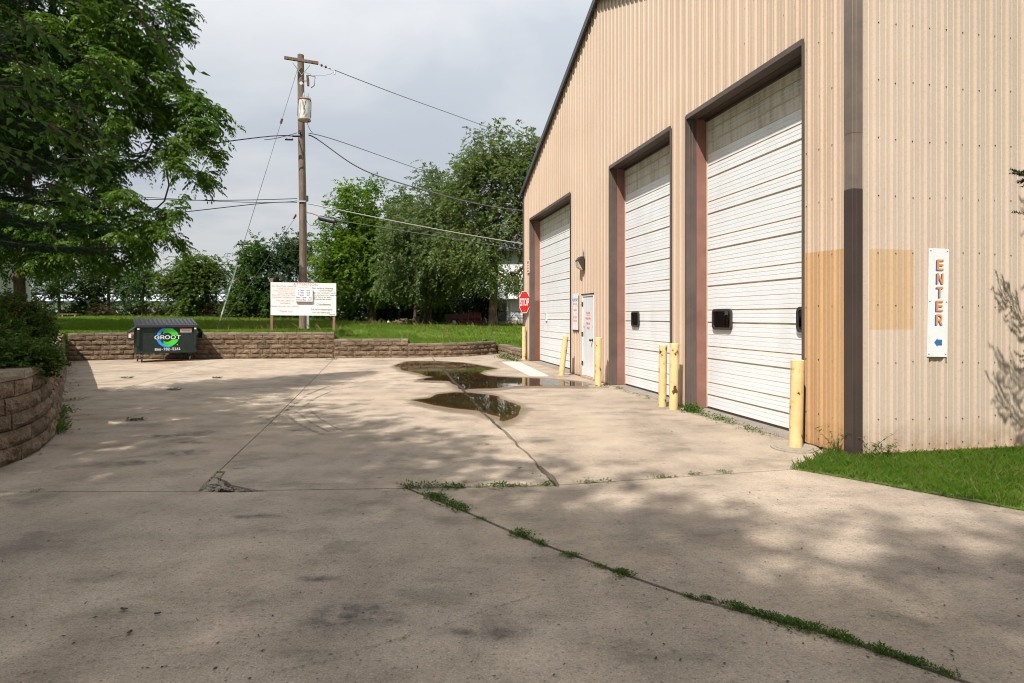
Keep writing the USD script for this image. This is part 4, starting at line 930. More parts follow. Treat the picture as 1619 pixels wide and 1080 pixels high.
tree("maple_tree", "round yellow-green tree above and right of the dumpster", "tree", P(302, 505, 45), P(300, 420, 45), .16,
     [PE(300, 428, 45, 36, 32, 1.8), PE(275, 455, 45, 30, 32, 1.6), PE(325, 452, 45, 30, 34, 1.7), PE(300, 475, 44.5, 46, 26, 1.8), PE(340, 432, 45, 16, 16, .9)], 260, simple(14, .15, .085, .3), L_YELLOW, BARK, 47, gap=.30, per=9, tw=.55, jit=.26, shell=.9, gscale=.7)
tree("maple_tree", "see-through young tree behind the dumpster's left half", "tree", P(226, 505, 45), P(226, 430, 45), .10,
     [PE(225, 440, 45, 30, 24, 1.5), PE(205, 460, 45, 28, 20, 1.5)], 75, simple(13, .15, .08, .3), L_MID, BARK, 48, gap=.40, per=8, tw=.55, jit=.3, shell=.9, gscale=.8)
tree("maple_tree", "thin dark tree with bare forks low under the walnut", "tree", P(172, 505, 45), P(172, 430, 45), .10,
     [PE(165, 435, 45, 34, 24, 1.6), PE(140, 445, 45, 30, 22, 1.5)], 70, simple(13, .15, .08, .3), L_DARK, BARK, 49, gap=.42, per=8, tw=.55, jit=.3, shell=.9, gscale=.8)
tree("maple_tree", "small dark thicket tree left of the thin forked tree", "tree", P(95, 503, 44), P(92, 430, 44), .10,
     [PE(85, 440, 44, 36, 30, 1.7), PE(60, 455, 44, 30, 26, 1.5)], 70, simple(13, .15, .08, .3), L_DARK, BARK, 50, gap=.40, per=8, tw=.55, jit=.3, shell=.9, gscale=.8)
for k, (px, py, d, h, lab) in enumerate([(612, 507, 43, 3.4, "bare slim dark trunk sapling right of the bright tree"), (656, 509, 40, 3.2, "slim sapling standing over the brush pile"), (727, 507, 41, 3.6, "thin dark sapling behind the red trailer")]):
    b = P(px, py, d); tree("sapling", lab, "tree", b, b + [0.1, 0, h], .10, [(b[0], d, b[2] + h + .3, 1.7, 1.5, 1.3)], 60, simple(12, .14, .075, .3), L_DARK, BARK, 60 + k, gap=.35, per=8, tw=.55, jit=.3)

def shrub(name, label, cat, base, ells, n, leafm, seed, ll=.12, lw=.07, per=7, tw=.5, group=None, nl=12, stem=.03, gap=.3):
    rng = np.random.default_rng(seed); tips = tips_in(ells, n, rng, .9, gap, .9, seed); base = np.array(base, float)
    t = thing(name, label, cat, group=group); m = MB()
    for k in rng.choice(len(tips), min(14, len(tips)), replace=False):
        a = base + np.array([*rng.normal(0, .15, 2), 0]) + (np.array([tips[k][0] - base[0], tips[k][1] - base[1], 0]) * .6); m.tube([a, (a + tips[k]) / 2 + rng.normal(0, .08, 3), tips[k]], [stem, stem * .7, stem * .3], 5, cap=False)
    obj("stems", m, BARK, t, smooth=60); cen = np.array(ells)[:, :3].mean(0) - [0, 0, 1.0]
    c, d, L = twigs(tips, per, tw, rng, cen, .9, -.1, .18)
    obj("foliage", simple_leaves(c, d, L, nl, ll, lw, rng), leafm, t); return t
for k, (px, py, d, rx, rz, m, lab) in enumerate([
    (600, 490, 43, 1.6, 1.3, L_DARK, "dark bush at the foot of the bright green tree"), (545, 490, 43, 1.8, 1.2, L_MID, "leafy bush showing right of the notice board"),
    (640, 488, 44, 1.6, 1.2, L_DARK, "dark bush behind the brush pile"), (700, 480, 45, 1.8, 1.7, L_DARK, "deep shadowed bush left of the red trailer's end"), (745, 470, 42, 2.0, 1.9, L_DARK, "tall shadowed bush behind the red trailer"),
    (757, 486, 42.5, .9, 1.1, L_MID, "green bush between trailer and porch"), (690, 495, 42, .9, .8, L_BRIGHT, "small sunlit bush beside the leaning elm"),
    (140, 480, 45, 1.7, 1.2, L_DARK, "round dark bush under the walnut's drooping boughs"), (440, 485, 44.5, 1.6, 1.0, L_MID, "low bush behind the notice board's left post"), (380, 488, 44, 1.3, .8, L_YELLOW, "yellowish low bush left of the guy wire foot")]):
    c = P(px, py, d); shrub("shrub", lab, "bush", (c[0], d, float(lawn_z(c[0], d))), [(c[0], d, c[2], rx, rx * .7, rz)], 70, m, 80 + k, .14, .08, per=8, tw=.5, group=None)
# hedgerow brush along the far edge of the lawn (uncountable)
def masses(name, spots, leafm, seed, ll, lw, n, per, label, cat, tw=.4):
    rng = np.random.default_rng(seed); e = [(x, y, z + rz * .5, rx, rx * .6, rz) for x, y, z, rx, rz in spots]; tips = tips_in(e, n, rng, .6)
    c, d, L = twigs(tips, per, tw, rng, np.array([0, 45, -40.0]), .8, -.2, .2)
    return obj(name, simple_leaves(c, d, L, 9, ll, lw, rng), leafm, None, kind="stuff", label=label, cat=cat)
rng = np.random.default_rng(90)
sp_ = [];
for px in np.arange(85, 560, 9):
    d = 46 + rng.uniform(-1, 1.5); c = P(px, 500, d); sp_.append((c[0], d, float(lawn_z(c[0], d)) - .1, rng.uniform(.5, 1.0), rng.uniform(.20, .62)))
masses("undergrowth", sp_, L_MID, 91, .12, .07, 420, 7, "low green brush along the far edge of the lawn", "undergrowth")
sp2 = []
for px in np.arange(150, 420, 12):
    d = 44.6 + rng.uniform(-.6, .8); c = P(px, 500, d); sp2.append((c[0], d, float(lawn_z(c[0], d)) - .1, rng.uniform(.4, .9), rng.uniform(.25, .6)))
masses("dry_brush", sp2, L_BROWNBUSH, 92, .12, .05, 260, 7, "brown and straw coloured dry brush in front of the hedgerow", "undergrowth")
sp3 = []
for px in np.arange(560, 790, 8):
    d = 47 + rng.uniform(-2, 3); c = P(px, 505, d); sp3.append((c[0], d, float(lawn_z(c[0], d)) - .1, rng.uniform(.7, 1.2), rng.uniform(.4, 1.3)))
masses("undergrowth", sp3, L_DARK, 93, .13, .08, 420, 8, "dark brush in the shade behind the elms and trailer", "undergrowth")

# spruces: boughs with needle-covered twigs
def spruce(name, label, base, height, rad, seed, z0=.5, boughs=70, needles=34, side=None, tilt=.35, tw_len=.34, nl=.020):
    rng = np.random.default_rng(seed); base = np.array(base, float); t = thing(name, label, "tree")
    m = MB(); m.tube([base, base + [0, 0, height * .5], base + [0, 0, height]], [.14, .09, .015], 9); obj("trunk", m, BARK, t, smooth=60)
    bm_ = MB(); tc, td, tl = [], [], []
    for k in range(boughs):
        u = (k + .5) / boughs; z = z0 + (height - z0) * u ** 1.15; r = rad * (1 - u) ** .85 * rng.uniform(.8, 1.1) + .12
        a = k * 2.39996 + rng.uniform(-.3, .3)
        if side is not None and math.cos(a - side) < -.25: continue
        h = np.array([math.cos(a), math.sin(a), 0]); s = np.linspace(0, 1, 7)
        dr = -tilt * (1 - u) + .15 * u
        pts = base + [0, 0, z] + h * (s * r)[:, None] + UP * ((dr * s + .22 * s * s) * r)[:, None]
        bm_.tube(pts, np.linspace(.022, .004, 7) * (.6 + r / rad), 5, cap=False)
        nt = max(5, int(r / .062)); perp = np.cross(h, UP)
        for i in range(nt):
            q = .12 + .88 * i / nt; j = min(int(q * 6), 5); f = q * 6 - j; p = pts[j] * (1 - f) + pts[j + 1] * f; ax = unit(pts[j + 1] - pts[j])
            for sg in (-1, 1):
                L = tw_len * (1.25 - .75 * q) * rng.uniform(.7, 1.2) * min(1, r / .8 + .25); d0 = unit(ax * .75 + perp * sg * .8 + UP * rng.uniform(-.28, .12))
                tc.append(p); td.append(d0); tl.append(L)
                if L > .2:
                    for fq in (.35, .6, .8):
                        tc.append(p + d0 * L * fq); td.append(unit(d0 + perp * sg * rng.uniform(-.9, .9) + UP * rng.uniform(-.3, .2))); tl.append(L * .5)
        tc.append(pts[-2]); td.append(unit(pts[-1] - pts[-2])); tl.append(.2)
    tc, td, tl = np.array(tc), np.array(td), np.array(tl)
    k = np.repeat(np.arange(len(tc)), needles); u = rng.random(len(k)); d = td[k]; p = tc[k] + d * (tl[k] * u)[:, None]
    rr = unit(rng.normal(size=d.shape)); rr = unit(rr - d * (rr * d).sum(1, keepdims=True)); nd = unit(rr * .85 + d * .7); L = rng.uniform(.7, 1.25, len(k)) * nl
    w = unit(np.cross(nd, rng.normal(size=d.shape))) * .0042
    v = np.stack([p - w, p + w, p + nd * L[:, None]], 1).reshape(-1, 3)
    for a_, b_, l_ in zip(tc[::1], td[::1], tl[::1]): bm_.add([a_ - [.003, 0, 0], a_ + [.003, 0, 0], a_ + b_ * l_], [(0, 1, 2)])
    obj("branches", bm_, BARK, t); obj("crown", (v, np.arange(len(v)).reshape(-1, 3)), L_SPRUCE, t); return t
spruce("spruce_tree", "dark spruce leaning in at the left edge above the shrubs", (-9.15, 8.8, .9), 12.5, 3.45, 101, z0=2.3, boughs=185, needles=56, nl=.026, side=None, tilt=.40)
spruce("spruce_tree", "spruce at the right edge whose bough tip and shadow reach the tan wall", (7.08, 5.3, 0), 20.0, 2.22, 102, z0=1.35, boughs=150, needles=60, tilt=.02, nl=.030)

# shade trees beside and behind the viewpoint, one low bough of the first hangs into view at the upper left
def shade(name, label, base, top, r0, ells, n, seed, ll=.13, lw=.075, gap=.3):
    return tree(name, label, "tree", base, top, r0, ells, n, simple(11, ll, lw, .3), L_NEAR, BARK, seed, gap=gap, per=7, tw=.7, jit=.3, gscale=.45)
t_near = shade("linden_tree", "broad-leaved tree at the left whose low leafy bough hangs into the upper left corner", (-8.8, .4, 0), (-8.6, .2, 9.5), .24,
      [(-8.7, -.6, 10.2, 3.4, 3.4, 2.6), (-6.7, -2.0, 11.0, 2.8, 2.6, 2.2), (-9.1, 2.0, 10.2, 2.6, 2.4, 2.0)], 350, 111, .17, .10, .17)
r_ = np.random.default_rng(112); bough = MB(); cc, dd_, LL = [], [], []
for (p0, p1) in [((-7.6, 2.2, 5.0), (-3.55, 5.3, 3.75)), ((-7.4, 2.6, 4.6), (-3.75, 5.1, 3.15)), ((-7.6, 3.0, 4.4), (-4.0, 5.4, 2.75)), ((-7.4, 2.4, 5.3), (-3.2, 5.4, 4.2)), ((-7.4, 3.0, 5.2), (-4.1, 5.9, 3.6))]:
    p0, p1 = np.array(p0), np.array(p1); s = np.linspace(0, 1, 12); q = p0 + (p1 - p0) * s[:, None] + UP * (.35 * np.sin(np.pi * s))[:, None] + r_.normal(0, .03, (12, 3)); bough.tube(q, np.linspace(.015, .003, 12), 6, cap=False)
    for k in range(4, 12):
        for j in range(5):
            cc.append(q[k]); dd_.append(unit((p1 - p0) / np.linalg.norm(p1 - p0) * .8 + r_.normal(0, .55, 3) - UP * .25)); LL.append(r_.uniform(.25, .6))
cc, dd_, LL = np.array(cc), np.array(dd_), np.array(LL)
for a_, b_, l_ in zip(cc, dd_, LL): bough.tube([a_, a_ + b_ * l_ * .5, a_ + b_ * l_ - UP * .1 * l_], [.006, .004, .002], 4, cap=False)
k = np.repeat(np.arange(len(cc)), 8); u = np.tile(np.linspace(.15, 1, 8), len(cc)); sd = unit(np.cross(dd_[k], UP + r_.normal(0, .2, (len(k), 3)))) * np.where(np.arange(len(k)) % 2, 1, -1)[:, None]
pp_ = cc[k] + dd_[k] * (LL[k] * u)[:, None] - UP * (.1 * LL[k] * u * u)[:, None]
obj("bough", bough, BARK, t_near, smooth=60)
obj("bough_leaves", folded(pp_, dd_[k] * .6 + sd * .8 - UP * .45 + r_.normal(0, .2, (len(k), 3)), UP + r_.normal(0, .35, (len(k), 3)), .095 * r_.uniform(.7, 1.2, len(k)), .056 * r_.uniform(.7, 1.2, len(k))), L_NEAR, t_near)
shade("linden_tree", "shade tree standing behind the viewpoint on the left", (-6.3, -8.6, 0), (-6.1, -8.0, 12.0), .26, [(-6.5, -6.6, 13.2, 3.2, 3.0, 2.6), (-4.5, -8.2, 13.8, 3.0, 2.8, 2.4), (-8.3, -4.8, 13.4, 2.6, 2.6, 2.2)], 390, 113, .17, .10, .17)
shade("linden_tree", "shade tree standing behind the viewpoint on the right", (-.4, -10.4, 0), (-.4, -10.0, 12.5), .26, [(-1.5, -8.2, 13.6, 3.0, 2.6, 2.2), (.7, -9.2, 14.0, 2.8, 2.8, 2.2), (-2.5, -10.2, 14.2, 2.6, 2.6, 2.2)], 330, 114, .16, .09, .33)

# shrubs on the left wall
def bush_near(name, label, c, r, seed, n, tipn=0):
    rng = np.random.default_rng(seed); t = thing(name, label, "bush"); c = np.array(c, float); r = np.array(r, float)
    tips = tips_in([(*c, *r)], n, rng, 2.2, .22, 2.2, seed); m = MB(); b = c - [0, 0, r[2]]
    for k in rng.choice(len(tips), 26, replace=False): m.tube([b + np.r_[rng.normal(0, .12, 2), 0], (b + tips[k]) / 2 + rng.normal(0, .05, 3), tips[k]], [.014, .009, .004], 5, cap=False)
    obj("stems", m, BARK, t, smooth=60)
    cc, d, L = twigs(tips, 5, .17, rng, b, 1.0, -.35, .05)
    obj("foliage", simple_leaves(cc, d, L, 12, .052, .030, rng, droop=.05), L_BUSH, t)
    if tipn:
        top = tips[tips[:, 2] > c[2] + .35 * r[2]]; top = top[rng.choice(len(top), min(tipn, len(top)), replace=False)]
        cc, d, L = twigs(top, 4, .16, rng, b, .7, -.9, .05); obj("new_shoots", simple_leaves(cc, d, L, 9, .034, .016, rng, droop=0), L_BUSHTIP, t, kind="stuff")
    return t
bush_near("flowering_shrub", "rounded shrub with pinkish new tips on top of the curved wall", (-8.22, 10.2, 1.30), (.62, .74, .56), 121, 620, 110)
bush_near("flowering_shrub", "dark shrub spilling over the wall cap at the left edge", (-7.35, 8.5, 1.18), (.58, .66, .44), 122, 520, 8)
bush_near("flowering_shrub", "farther shrub peeping out past the rounded one along the wall", (-9.6, 11.7, 1.22), (.50, .60, .44), 123, 380, 30)
bush_near("flowering_shrub", "low ground-hugging shrub at the bend of the wall cap", (-6.15, 7.75, 1.02), (.42, .5, .20), 124, 160, 0)

# grass on the lawn's near strip and scattered taller blades farther out
def blades(name, xy, zf, hmin, hmax, w, m, seed, label, per=5, spread=.05, cat="grass", parent=None, kind="stuff"):
    rng = np.random.default_rng(seed); p = np.repeat(xy, per, 0) + rng.normal(0, spread, (len(xy) * per, 2)); z = zf(p[:, 0], p[:, 1]); h = rng.uniform(hmin, hmax, len(p))
    a = rng.uniform(0, 2 * np.pi, len(p)); dx = np.stack([np.cos(a), np.sin(a)], 1) * w / 2; lean = rng.normal(0, .45, (len(p), 2)) * h[:, None]
    b = np.c_[p, z - .01]; v = np.stack([b - np.c_[dx, z * 0], b + np.c_[dx, z * 0], np.c_[p + lean * .45, z + h * .6] + np.c_[dx * .6, z * 0], np.c_[p + lean, z + h]], 1).reshape(-1, 3)
    i = np.arange(len(p))[:, None] * 4; return obj(name, (v, np.vstack([i + [[0, 1, 2]], i + [[0, 2, 3]]])), m, parent, kind=kind, label=label, cat=cat)
rng = np.random.default_rng(130)
def lawn_points(n, x0, x1, y0, y1, dist=.36):
    q = np.c_[rng.uniform(x0, x1, n), rng.uniform(y0, y1, n)]
    lp = Polygon([*map(tuple, offset(left_path, dist)), *map(tuple, offset(back_path, dist)), (0.1, 26.5), (.6, 24.1), (1.2, 24.1), (1.2, 60), (-40, 60), (-40, 4)]).buffer(0)
    return q[shapely.contains_xy(lp, q)]
near_pts = np.vstack([lawn_points(9000, -19, 1.2, 22.8, 27), lawn_points(9000, -22, 1.2, 26, 34), lawn_points(9000, -30, 1, 33, 46)])
blades("grass", near_pts, lambda x, y: lawn_z(x, y), .05, .12, .020, L_LAWNGRASS, 131, "blades of the green lawn behind the walls", per=6, spread=.09)
tall = np.vstack([lawn_points(330, -14, 1.2, 24.6, 34), lawn_points(350, -24, 1, 33, 45)])
blades("grass", tall, lambda x, y: lawn_z(x, y), .15, .38, .016, L_DRY, 132, "pale seed stalks standing above the lawn", per=2, spread=.03)
# grass wedge under the ENTER sign
wedge = Polygon([tuple(W(.30, .0)[:2]), (2.95, 6.62), (3.30, 6.25), (4.2, 5.21), (5.2, 4.12), (8.4, 4.1), tuple(S(4.6, .02)[:2]), tuple(S(.15, .04)[:2])]).buffer(.035)
q = np.c_[rng.uniform(2.8, 8.5, 60000), rng.uniform(4.0, 8.3, 60000)]; q = q[shapely.contains_xy(wedge, q)]
q = q[rng.random(len(q)) < .25 + .75 * meshkit.fbm(np.c_[q * 2.2, q[:, :1] * 0], 3, 4)]
dist_ = shapely.distance(shapely.points(q), LineString(edge_lawn[:4] + [(8.4, .9)])); q = q[dist_ > .12 * (meshkit.fbm(np.c_[q * 6.0, q[:, :1] * 0], 3, 14) - .42)]
blades("grass", q, lambda x, y: x * 0 + .012, .03, .085, .0065, L_GRASS, 133, "short green grass wedge below the ENTER sign", per=2, spread=.012)
sheet("edge_dirt", LineString([(2.98, 6.66)] + edge_lawn[1:4]).buffer(.055), .017, EDGEDIRT, None, step=.05, fall=.05, label="brown dirt along the edge of the grass wedge", kind="stuff", cat="dirt")
blades("dry_grass", q[rng.random(len(q)) < .05], lambda x, y: x * 0 + .012, .03, .10, .006, L_DRY, 134, "straw coloured dry blades among the grass below the ENTER sign", per=2, spread=.02)
q2 = q[rng.random(len(q)) < .05]
cl = rng.normal(0, .25, (len(q2) * 3, 3)); c_ = np.repeat(np.c_[q2, np.full(len(q2), .035)], 3, 0) + cl * [.04, .04, .04]
obj("clover", rhombs(c_, unit(np.c_[rng.normal(size=(len(c_), 2)), rng.uniform(.0, .5, len(c_))]), UP + rng.normal(0, .3, c_.shape), .028, .02), L_WEED, None, kind="stuff", label="broad-leaved weeds among the grass below the ENTER sign", cat="weeds")
# weeds along joints and walls
def weeds(xy, seed, size=.03, h=.04, n=12, label="", group=None):
    """low rosettes and runners: small leaves on short stems"""
    r = np.random.default_rng(seed); nz = meshkit.fbm(np.c_[xy * 7.0, xy[:, :1] * 0], 3, seed); xy = xy[nz > .34] if (nz > .34).sum() > 2 else xy; sz = np.clip((meshkit.fbm(np.c_[xy * 9.0, xy[:, :1] * 0 + 3], 3, seed) - .5) * 4.5 + 1.0, .35, 1.6)
    k = np.repeat(np.arange(len(xy)), n); size = size * sz[k][:, None]; off = r.normal(0, 1, (len(k), 2)) * size; size_ = size; size = size[:, 0]; p = np.c_[xy[k] + off, r.uniform(.002, h, len(k)) * np.exp(-(off ** 2).sum(1) / (2 * size ** 2) * .4) * sz[k]]
    d = unit(np.c_[off / size_ * .6 + r.normal(0, .5, off.shape), r.uniform(.1, .9, len(k))]); L = size * r.uniform(.35, .75, len(k))
    v, f = rhombs(p, d, UP + r.normal(0, .45, p.shape), L, L * r.uniform(.35, .55, len(k)))
    gz = r.random(len(xy)) < .5; g = xy[gz]; kk = np.repeat(np.arange(len(g)), 4); a = r.uniform(0, 6.28, len(kk)); hh = h * r.uniform(.7, 1.7, len(kk)); b = np.c_[g[kk] + r.normal(0, float(size.mean()) * .5, (len(kk), 2)), np.zeros(len(kk))]; dx = np.c_[np.cos(a), np.sin(a), a * 0] * .0022
    v2 = np.stack([b - dx, b + dx, b + np.c_[r.normal(0, .5, (len(kk), 2)) * hh[:, None], hh]], 1).reshape(-1, 3)
    return obj("weeds", (np.vstack([v, v2]), np.vstack([f, np.arange(len(v2)).reshape(-1, 3) + len(v)])), L_WEED, None, kind="stuff", label=label, cat="weeds")
def along(px, dens, jit, seed):
    r = np.random.default_rng(seed); l = LineString([G(*q) for q in px]); n = max(3, int(l.length * dens)); return np.array([l.interpolate(s).coords[0] for s in r.uniform(0, l.length, n)]) + r.normal(0, jit, (n, 2))
WSPEC = [([(640, 771.5), (690, 771.8)], 60, .02, .032, .035, "weed tuft where the diagonal and cross joints meet"), ([(690, 771.8), (735, 771), (800, 769.8), (870, 768)], 42, .012, .026, .025, "green grass strip along the cross joint in mid yard"),
    ([(925, 765), (955, 763), (990, 761)], 55, .014, .028, .035, "weed strip on the cross joint right of the ragged crack"), ([(1030, 757), (1070, 754)], 55, .014, .026, .03, "short weed strip farther right on the cross joint"), ([(1090, 751), (1104, 750)], 60, .012, .022, .03, "reddish weed clump on the cross joint before the doors"),
    ([(1140, 748.5), (1150, 748)], 50, .01, .02, .02, "tiny weed on the cross joint near the end door"), ([(672, 780), (700, 792), (735, 808)], 75, .014, .026, .028, "first weed strip down the diagonal joint"), ([(754, 819), (762, 822)], 80, .01, .014, .02, "tiny weed dot on the diagonal joint"),
    ([(812, 842), (840, 853), (862, 864)], 110, .013, .022, .032, "second weed strip down the diagonal joint"), ([(886, 874), (908, 882)], 110, .010, .018, .022, "short third weed strip on the diagonal joint"), ([(938, 893), (970, 902), (997, 912)], 120, .012, .020, .028, "fourth weed strip on the diagonal joint"),
    ([(1083, 945), (1120, 948), (1180, 966), (1230, 982), (1288, 998)], 150, .012, .018, .028, "long weed strip low on the diagonal joint"), ([(1308, 1003), (1400, 1033), (1460, 1053), (1525, 1077)], 150, .010, .017, .024, "nearest weed strip running out of the bottom edge"),
    ([(318, 776.5), (325, 773)], 60, .01, .02, .02, "green sprig beside the broken slab corner"), ([(50, 777), (66, 777)], 20, .01, .02, .015, "sprigs at the far left of the cross joint"),
    ([(1088, 649), (1102, 654)], 60, .02, .05, .08, "dandelion-like weed at the foot of the near jamb"), ([(1108, 657), (1130, 663), (1150, 669), (1180, 680), (1215, 689), (1234, 693)], 20, .03, .035, .06, "row of weeds along the nearest bay threshold"),
    ([(975, 615), (1000, 622), (1030, 632)], 9, .04, .03, .03, "sparse sprigs along the middle bay threshold"), ([(940, 613), (958, 612)], 22, .03, .035, .04, "sprigs around the collar of the scuffed bollard"), ([(92, 636), (120, 634), (135, 632)], 26, .04, .04, .05, "weeds at the foot of the curved wall's joint"),
    ([(82, 690), (90, 668), (92, 650)], 40, .05, .05, .09, "weeds in the foot of the curved wall"), ([(806, 733), (880, 765)], 9, .02, .02, .02, "sprigs sprouting in the wide ragged crack"), ([(792, 566), (820, 572)], 22, .06, .06, .10, "weeds at the low end wall by the STOP sign")]
for k, (px, dens, jit, size, h, lab) in enumerate(WSPEC): weeds(along(px, dens * 1.5, jit, 140 + k), 170 + k, size * 1.05, h * (.72 if 5 < k < 13 else 1.0), 18, lab)
# tall weeds at the corner trim
def tallweed(xy, seed, h, label):
    r = np.random.default_rng(seed); t = thing("weed_plant", label, "weed"); m = MB(); cc, d = [], []
    for k in range(5):
        a = r.uniform(0, 6.28); hh = h * r.uniform(.5, 1.0); p = [np.array([*xy, 0]) + np.r_[r.normal(0, .03, 2), 0]]; v = np.array([math.cos(a) * .25, math.sin(a) * .25 , 1.0])
        for s in range(6): p.append(p[-1] + v * hh / 6); v = unit(v + np.array([math.cos(a), math.sin(a), -.25]) * .16)
        m.tube(p, np.linspace(.003, .0012, 7), 4, cap=False)
        for s in range(1, 7):
            for j in range(2): cc.append(p[s]); d.append(unit(np.r_[r.normal(0, 1, 2), r.uniform(-.3, .6)]))
    obj("stems", m, L_WEED, t); cc, d = np.array(cc), np.array(d); obj("leaves", rhombs(cc, d, UP + r.normal(0, .3, cc.shape), r.uniform(.04, .10, len(cc)), r.uniform(.010, .022, len(cc))), L_WEED, t)
tallweed(W(.16, -.07)[:2], 201, .42, "tall leafy weed against the ochre sheet left of the corner trim"); tallweed(S(.16, .07)[:2], 202, .46, "tall grassy weed right of the corner trim"); tallweed(S(.34, .09)[:2], 203, .30, "smaller weed below the faded patch on the wall")

# ------------------------------------------------------------------ objects in the yard
# bollards
BOLL = [((1257.5, 709), 570, (1261, 570), .0775, "nearest yellow pipe bollard before the end bay, two rusty gouges", True), ((1064.5, 647.5), 544, (1066, 544), .076, "right-hand pipe bollard of the close pair, beside the near jamb", False),
        ((1047, 643), 546, (1048.5, 546), .070, "left-hand, slightly thinner pipe bollard of the close pair", False), ((945.5, 611.5), 534, (946, 534), .072, "badly chipped yellow bollard right of the steel personnel door", True),
        ((887, 594.5), 532, (894.5, 532), .074, "leaning yellow bollard before the farthest door", True), ((828.6, 570), 517, (828.6, 517), .073, "far yellow bollard carrying the STOP sign at the building's end", True)]
for k, (b, yt, tp, r, lab, collar) in enumerate(BOLL):
    g = G(*b); d = g[1]; top = np.array([(tp[0] - 809.5) / F * d, d, EYE - (yt - 500) / F * d]); bot = np.array([*g, -.05])
    t = thing("bollard", lab, "bollard", group=None)
    ax = unit(top - bot); s = np.linspace(0, 1, 12); pts = bot + (top - bot) * s[:, None]
    pts = np.vstack([pts, top + ax * .008, top + ax * .013]); rr = np.r_[np.full(12, r), r * .86, r * .4]
    obj("post", MB().tube(pts, rr, 24), YELLOW, t, smooth=40)
    if collar:
        n = 26; ang = np.arange(n) * 2 * np.pi / n; rc = (.26 if k == 0 else .22) * (1 + .16 * meshkit.noise(np.c_[np.cos(ang) * 1.5, np.sin(ang) * 1.5, ang * 0 + k]) + .05 * np.sin(ang * 2 + k))
        po = Polygon(np.c_[g[0] + np.cos(ang) * rc, g[1] + np.sin(ang) * rc]); M = np.eye(4); M[2, 3] = -.03
        c1 = MB().prism(po, .045, M); M2 = np.eye(4); M2[2, 3] = .0145; c1.prism(po.buffer(-.05), .008, M2); obj("footing", c1, COLLAR, t)
# rust gouges on the nearest bollard
# ENTER sign on the right wall
s0, s1 = spx(1463), spx(1495.2); zc = .5 * (EYE + 108 * .00728 + EYE - 65 * .00728)
scx = (s0 + s1) / 2; Hs, Ws = 1.25, .272; tilt = math.radians(1.3)
xd = E3 * math.cos(tilt) - UP * math.sin(tilt) * -1 * -1; xd = unit(E3 * math.cos(tilt) - UP * math.sin(tilt)); ud = unit(UP * math.cos(tilt) + E3 * math.sin(tilt)); nd = -D3
so = S(scx, .030, zc)
es = thing("enter_sign", "tall narrow white sign reading ENTER downward with a blue arrow", "sign")
M = frame4(so, xd, ud, nd); obj("panel", MB().prism(sbox(-Ws / 2, -Hs / 2, Ws / 2, Hs / 2).buffer(-.004).buffer(.004), .006, M), SIGNWHITE, es)
def sg(u, v, o=.0065): return so + xd * u + ud * v + nd * o
for k, ch in enumerate("ENTER"):
    v = Hs / 2 - .247 - k * .158; w = .088
    for j in range(5): text(es, "letter_shadow", ch, .117, sg(.020 - .0034 * (j + 1), v - .0024 * (j + 1), .0064), xd, ud, BLUE, w * 1.04, bold=True, depth=.0006 + .0001 * j) if j in (1, 3, 4) else None
    text(es, "letter", ch, .117, sg(.020, v, .0078), xd, ud, ORANGE, w, bold=True, depth=.0008)
av = -Hs / 2 + .165
obj("arrow", MB().prism(Polygon([(-.058, 0), (-.012, .052), (-.012, .034), (.048, .034), (.048, -.034), (-.012, -.034), (-.012, -.052)]), .001, frame4(sg(.012, av, .0064), xd, ud, nd)), BLUE, es)
obj("screws", hexes([sg(u, v, .006) for u in (-.115, .115) for v in (-Hs / 2 + .03, 0.01, Hs / 2 - .03)], nd, .007, .004), SCREW, es, kind="stuff")
# wall lamp
tl_ = tpx(923.5); zl = EYE + 83 * (C0[1] + D[1] * tl_) / F
wl = thing("wall_lamp", "bronze box wall lamp above the personnel door", "wall lamp")
lb = MB(); o = W(tl_, -.03, zl)
def lamp_pts(pr, t0, t1):                                     # side profile (outward, up) extruded along the wall
    v = [W(tl_ + t0, -a, zl + b) for a, b in pr] + [W(tl_ + t1, -a, zl + b) for a, b in pr]; n = len(pr)
    f = [(i, (i + 1) % n, n + (i + 1) % n) for i in range(n)] + [(i, n + (i + 1) % n, n + i) for i in range(n)] + [(0, i, i + 1) for i in range(1, n - 1)] + [(n, n + i + 1, n + i) for i in range(1, n - 1)]
    return np.array(v), np.array(f)
lb.add(*lamp_pts([(.03, -.15), (.03, .18), (.12, .18), (.20, .09), (.20, .055), (.085, -.15)], -.13, .13))
obj("housing", lb, TRIM_DARK, wl); obj("lens", MB().add(*lamp_pts([(.08, -.165), (.085, .045), (.207, .048), (.185, -.09)], -.11, .11)), LENS, wl)
obj("conduit", MB().tube([W(tl_ - .03, -.045, zl + .18), W(tl_ - .03, -.045, zl + .36)], .018, 8), GALV, wl)
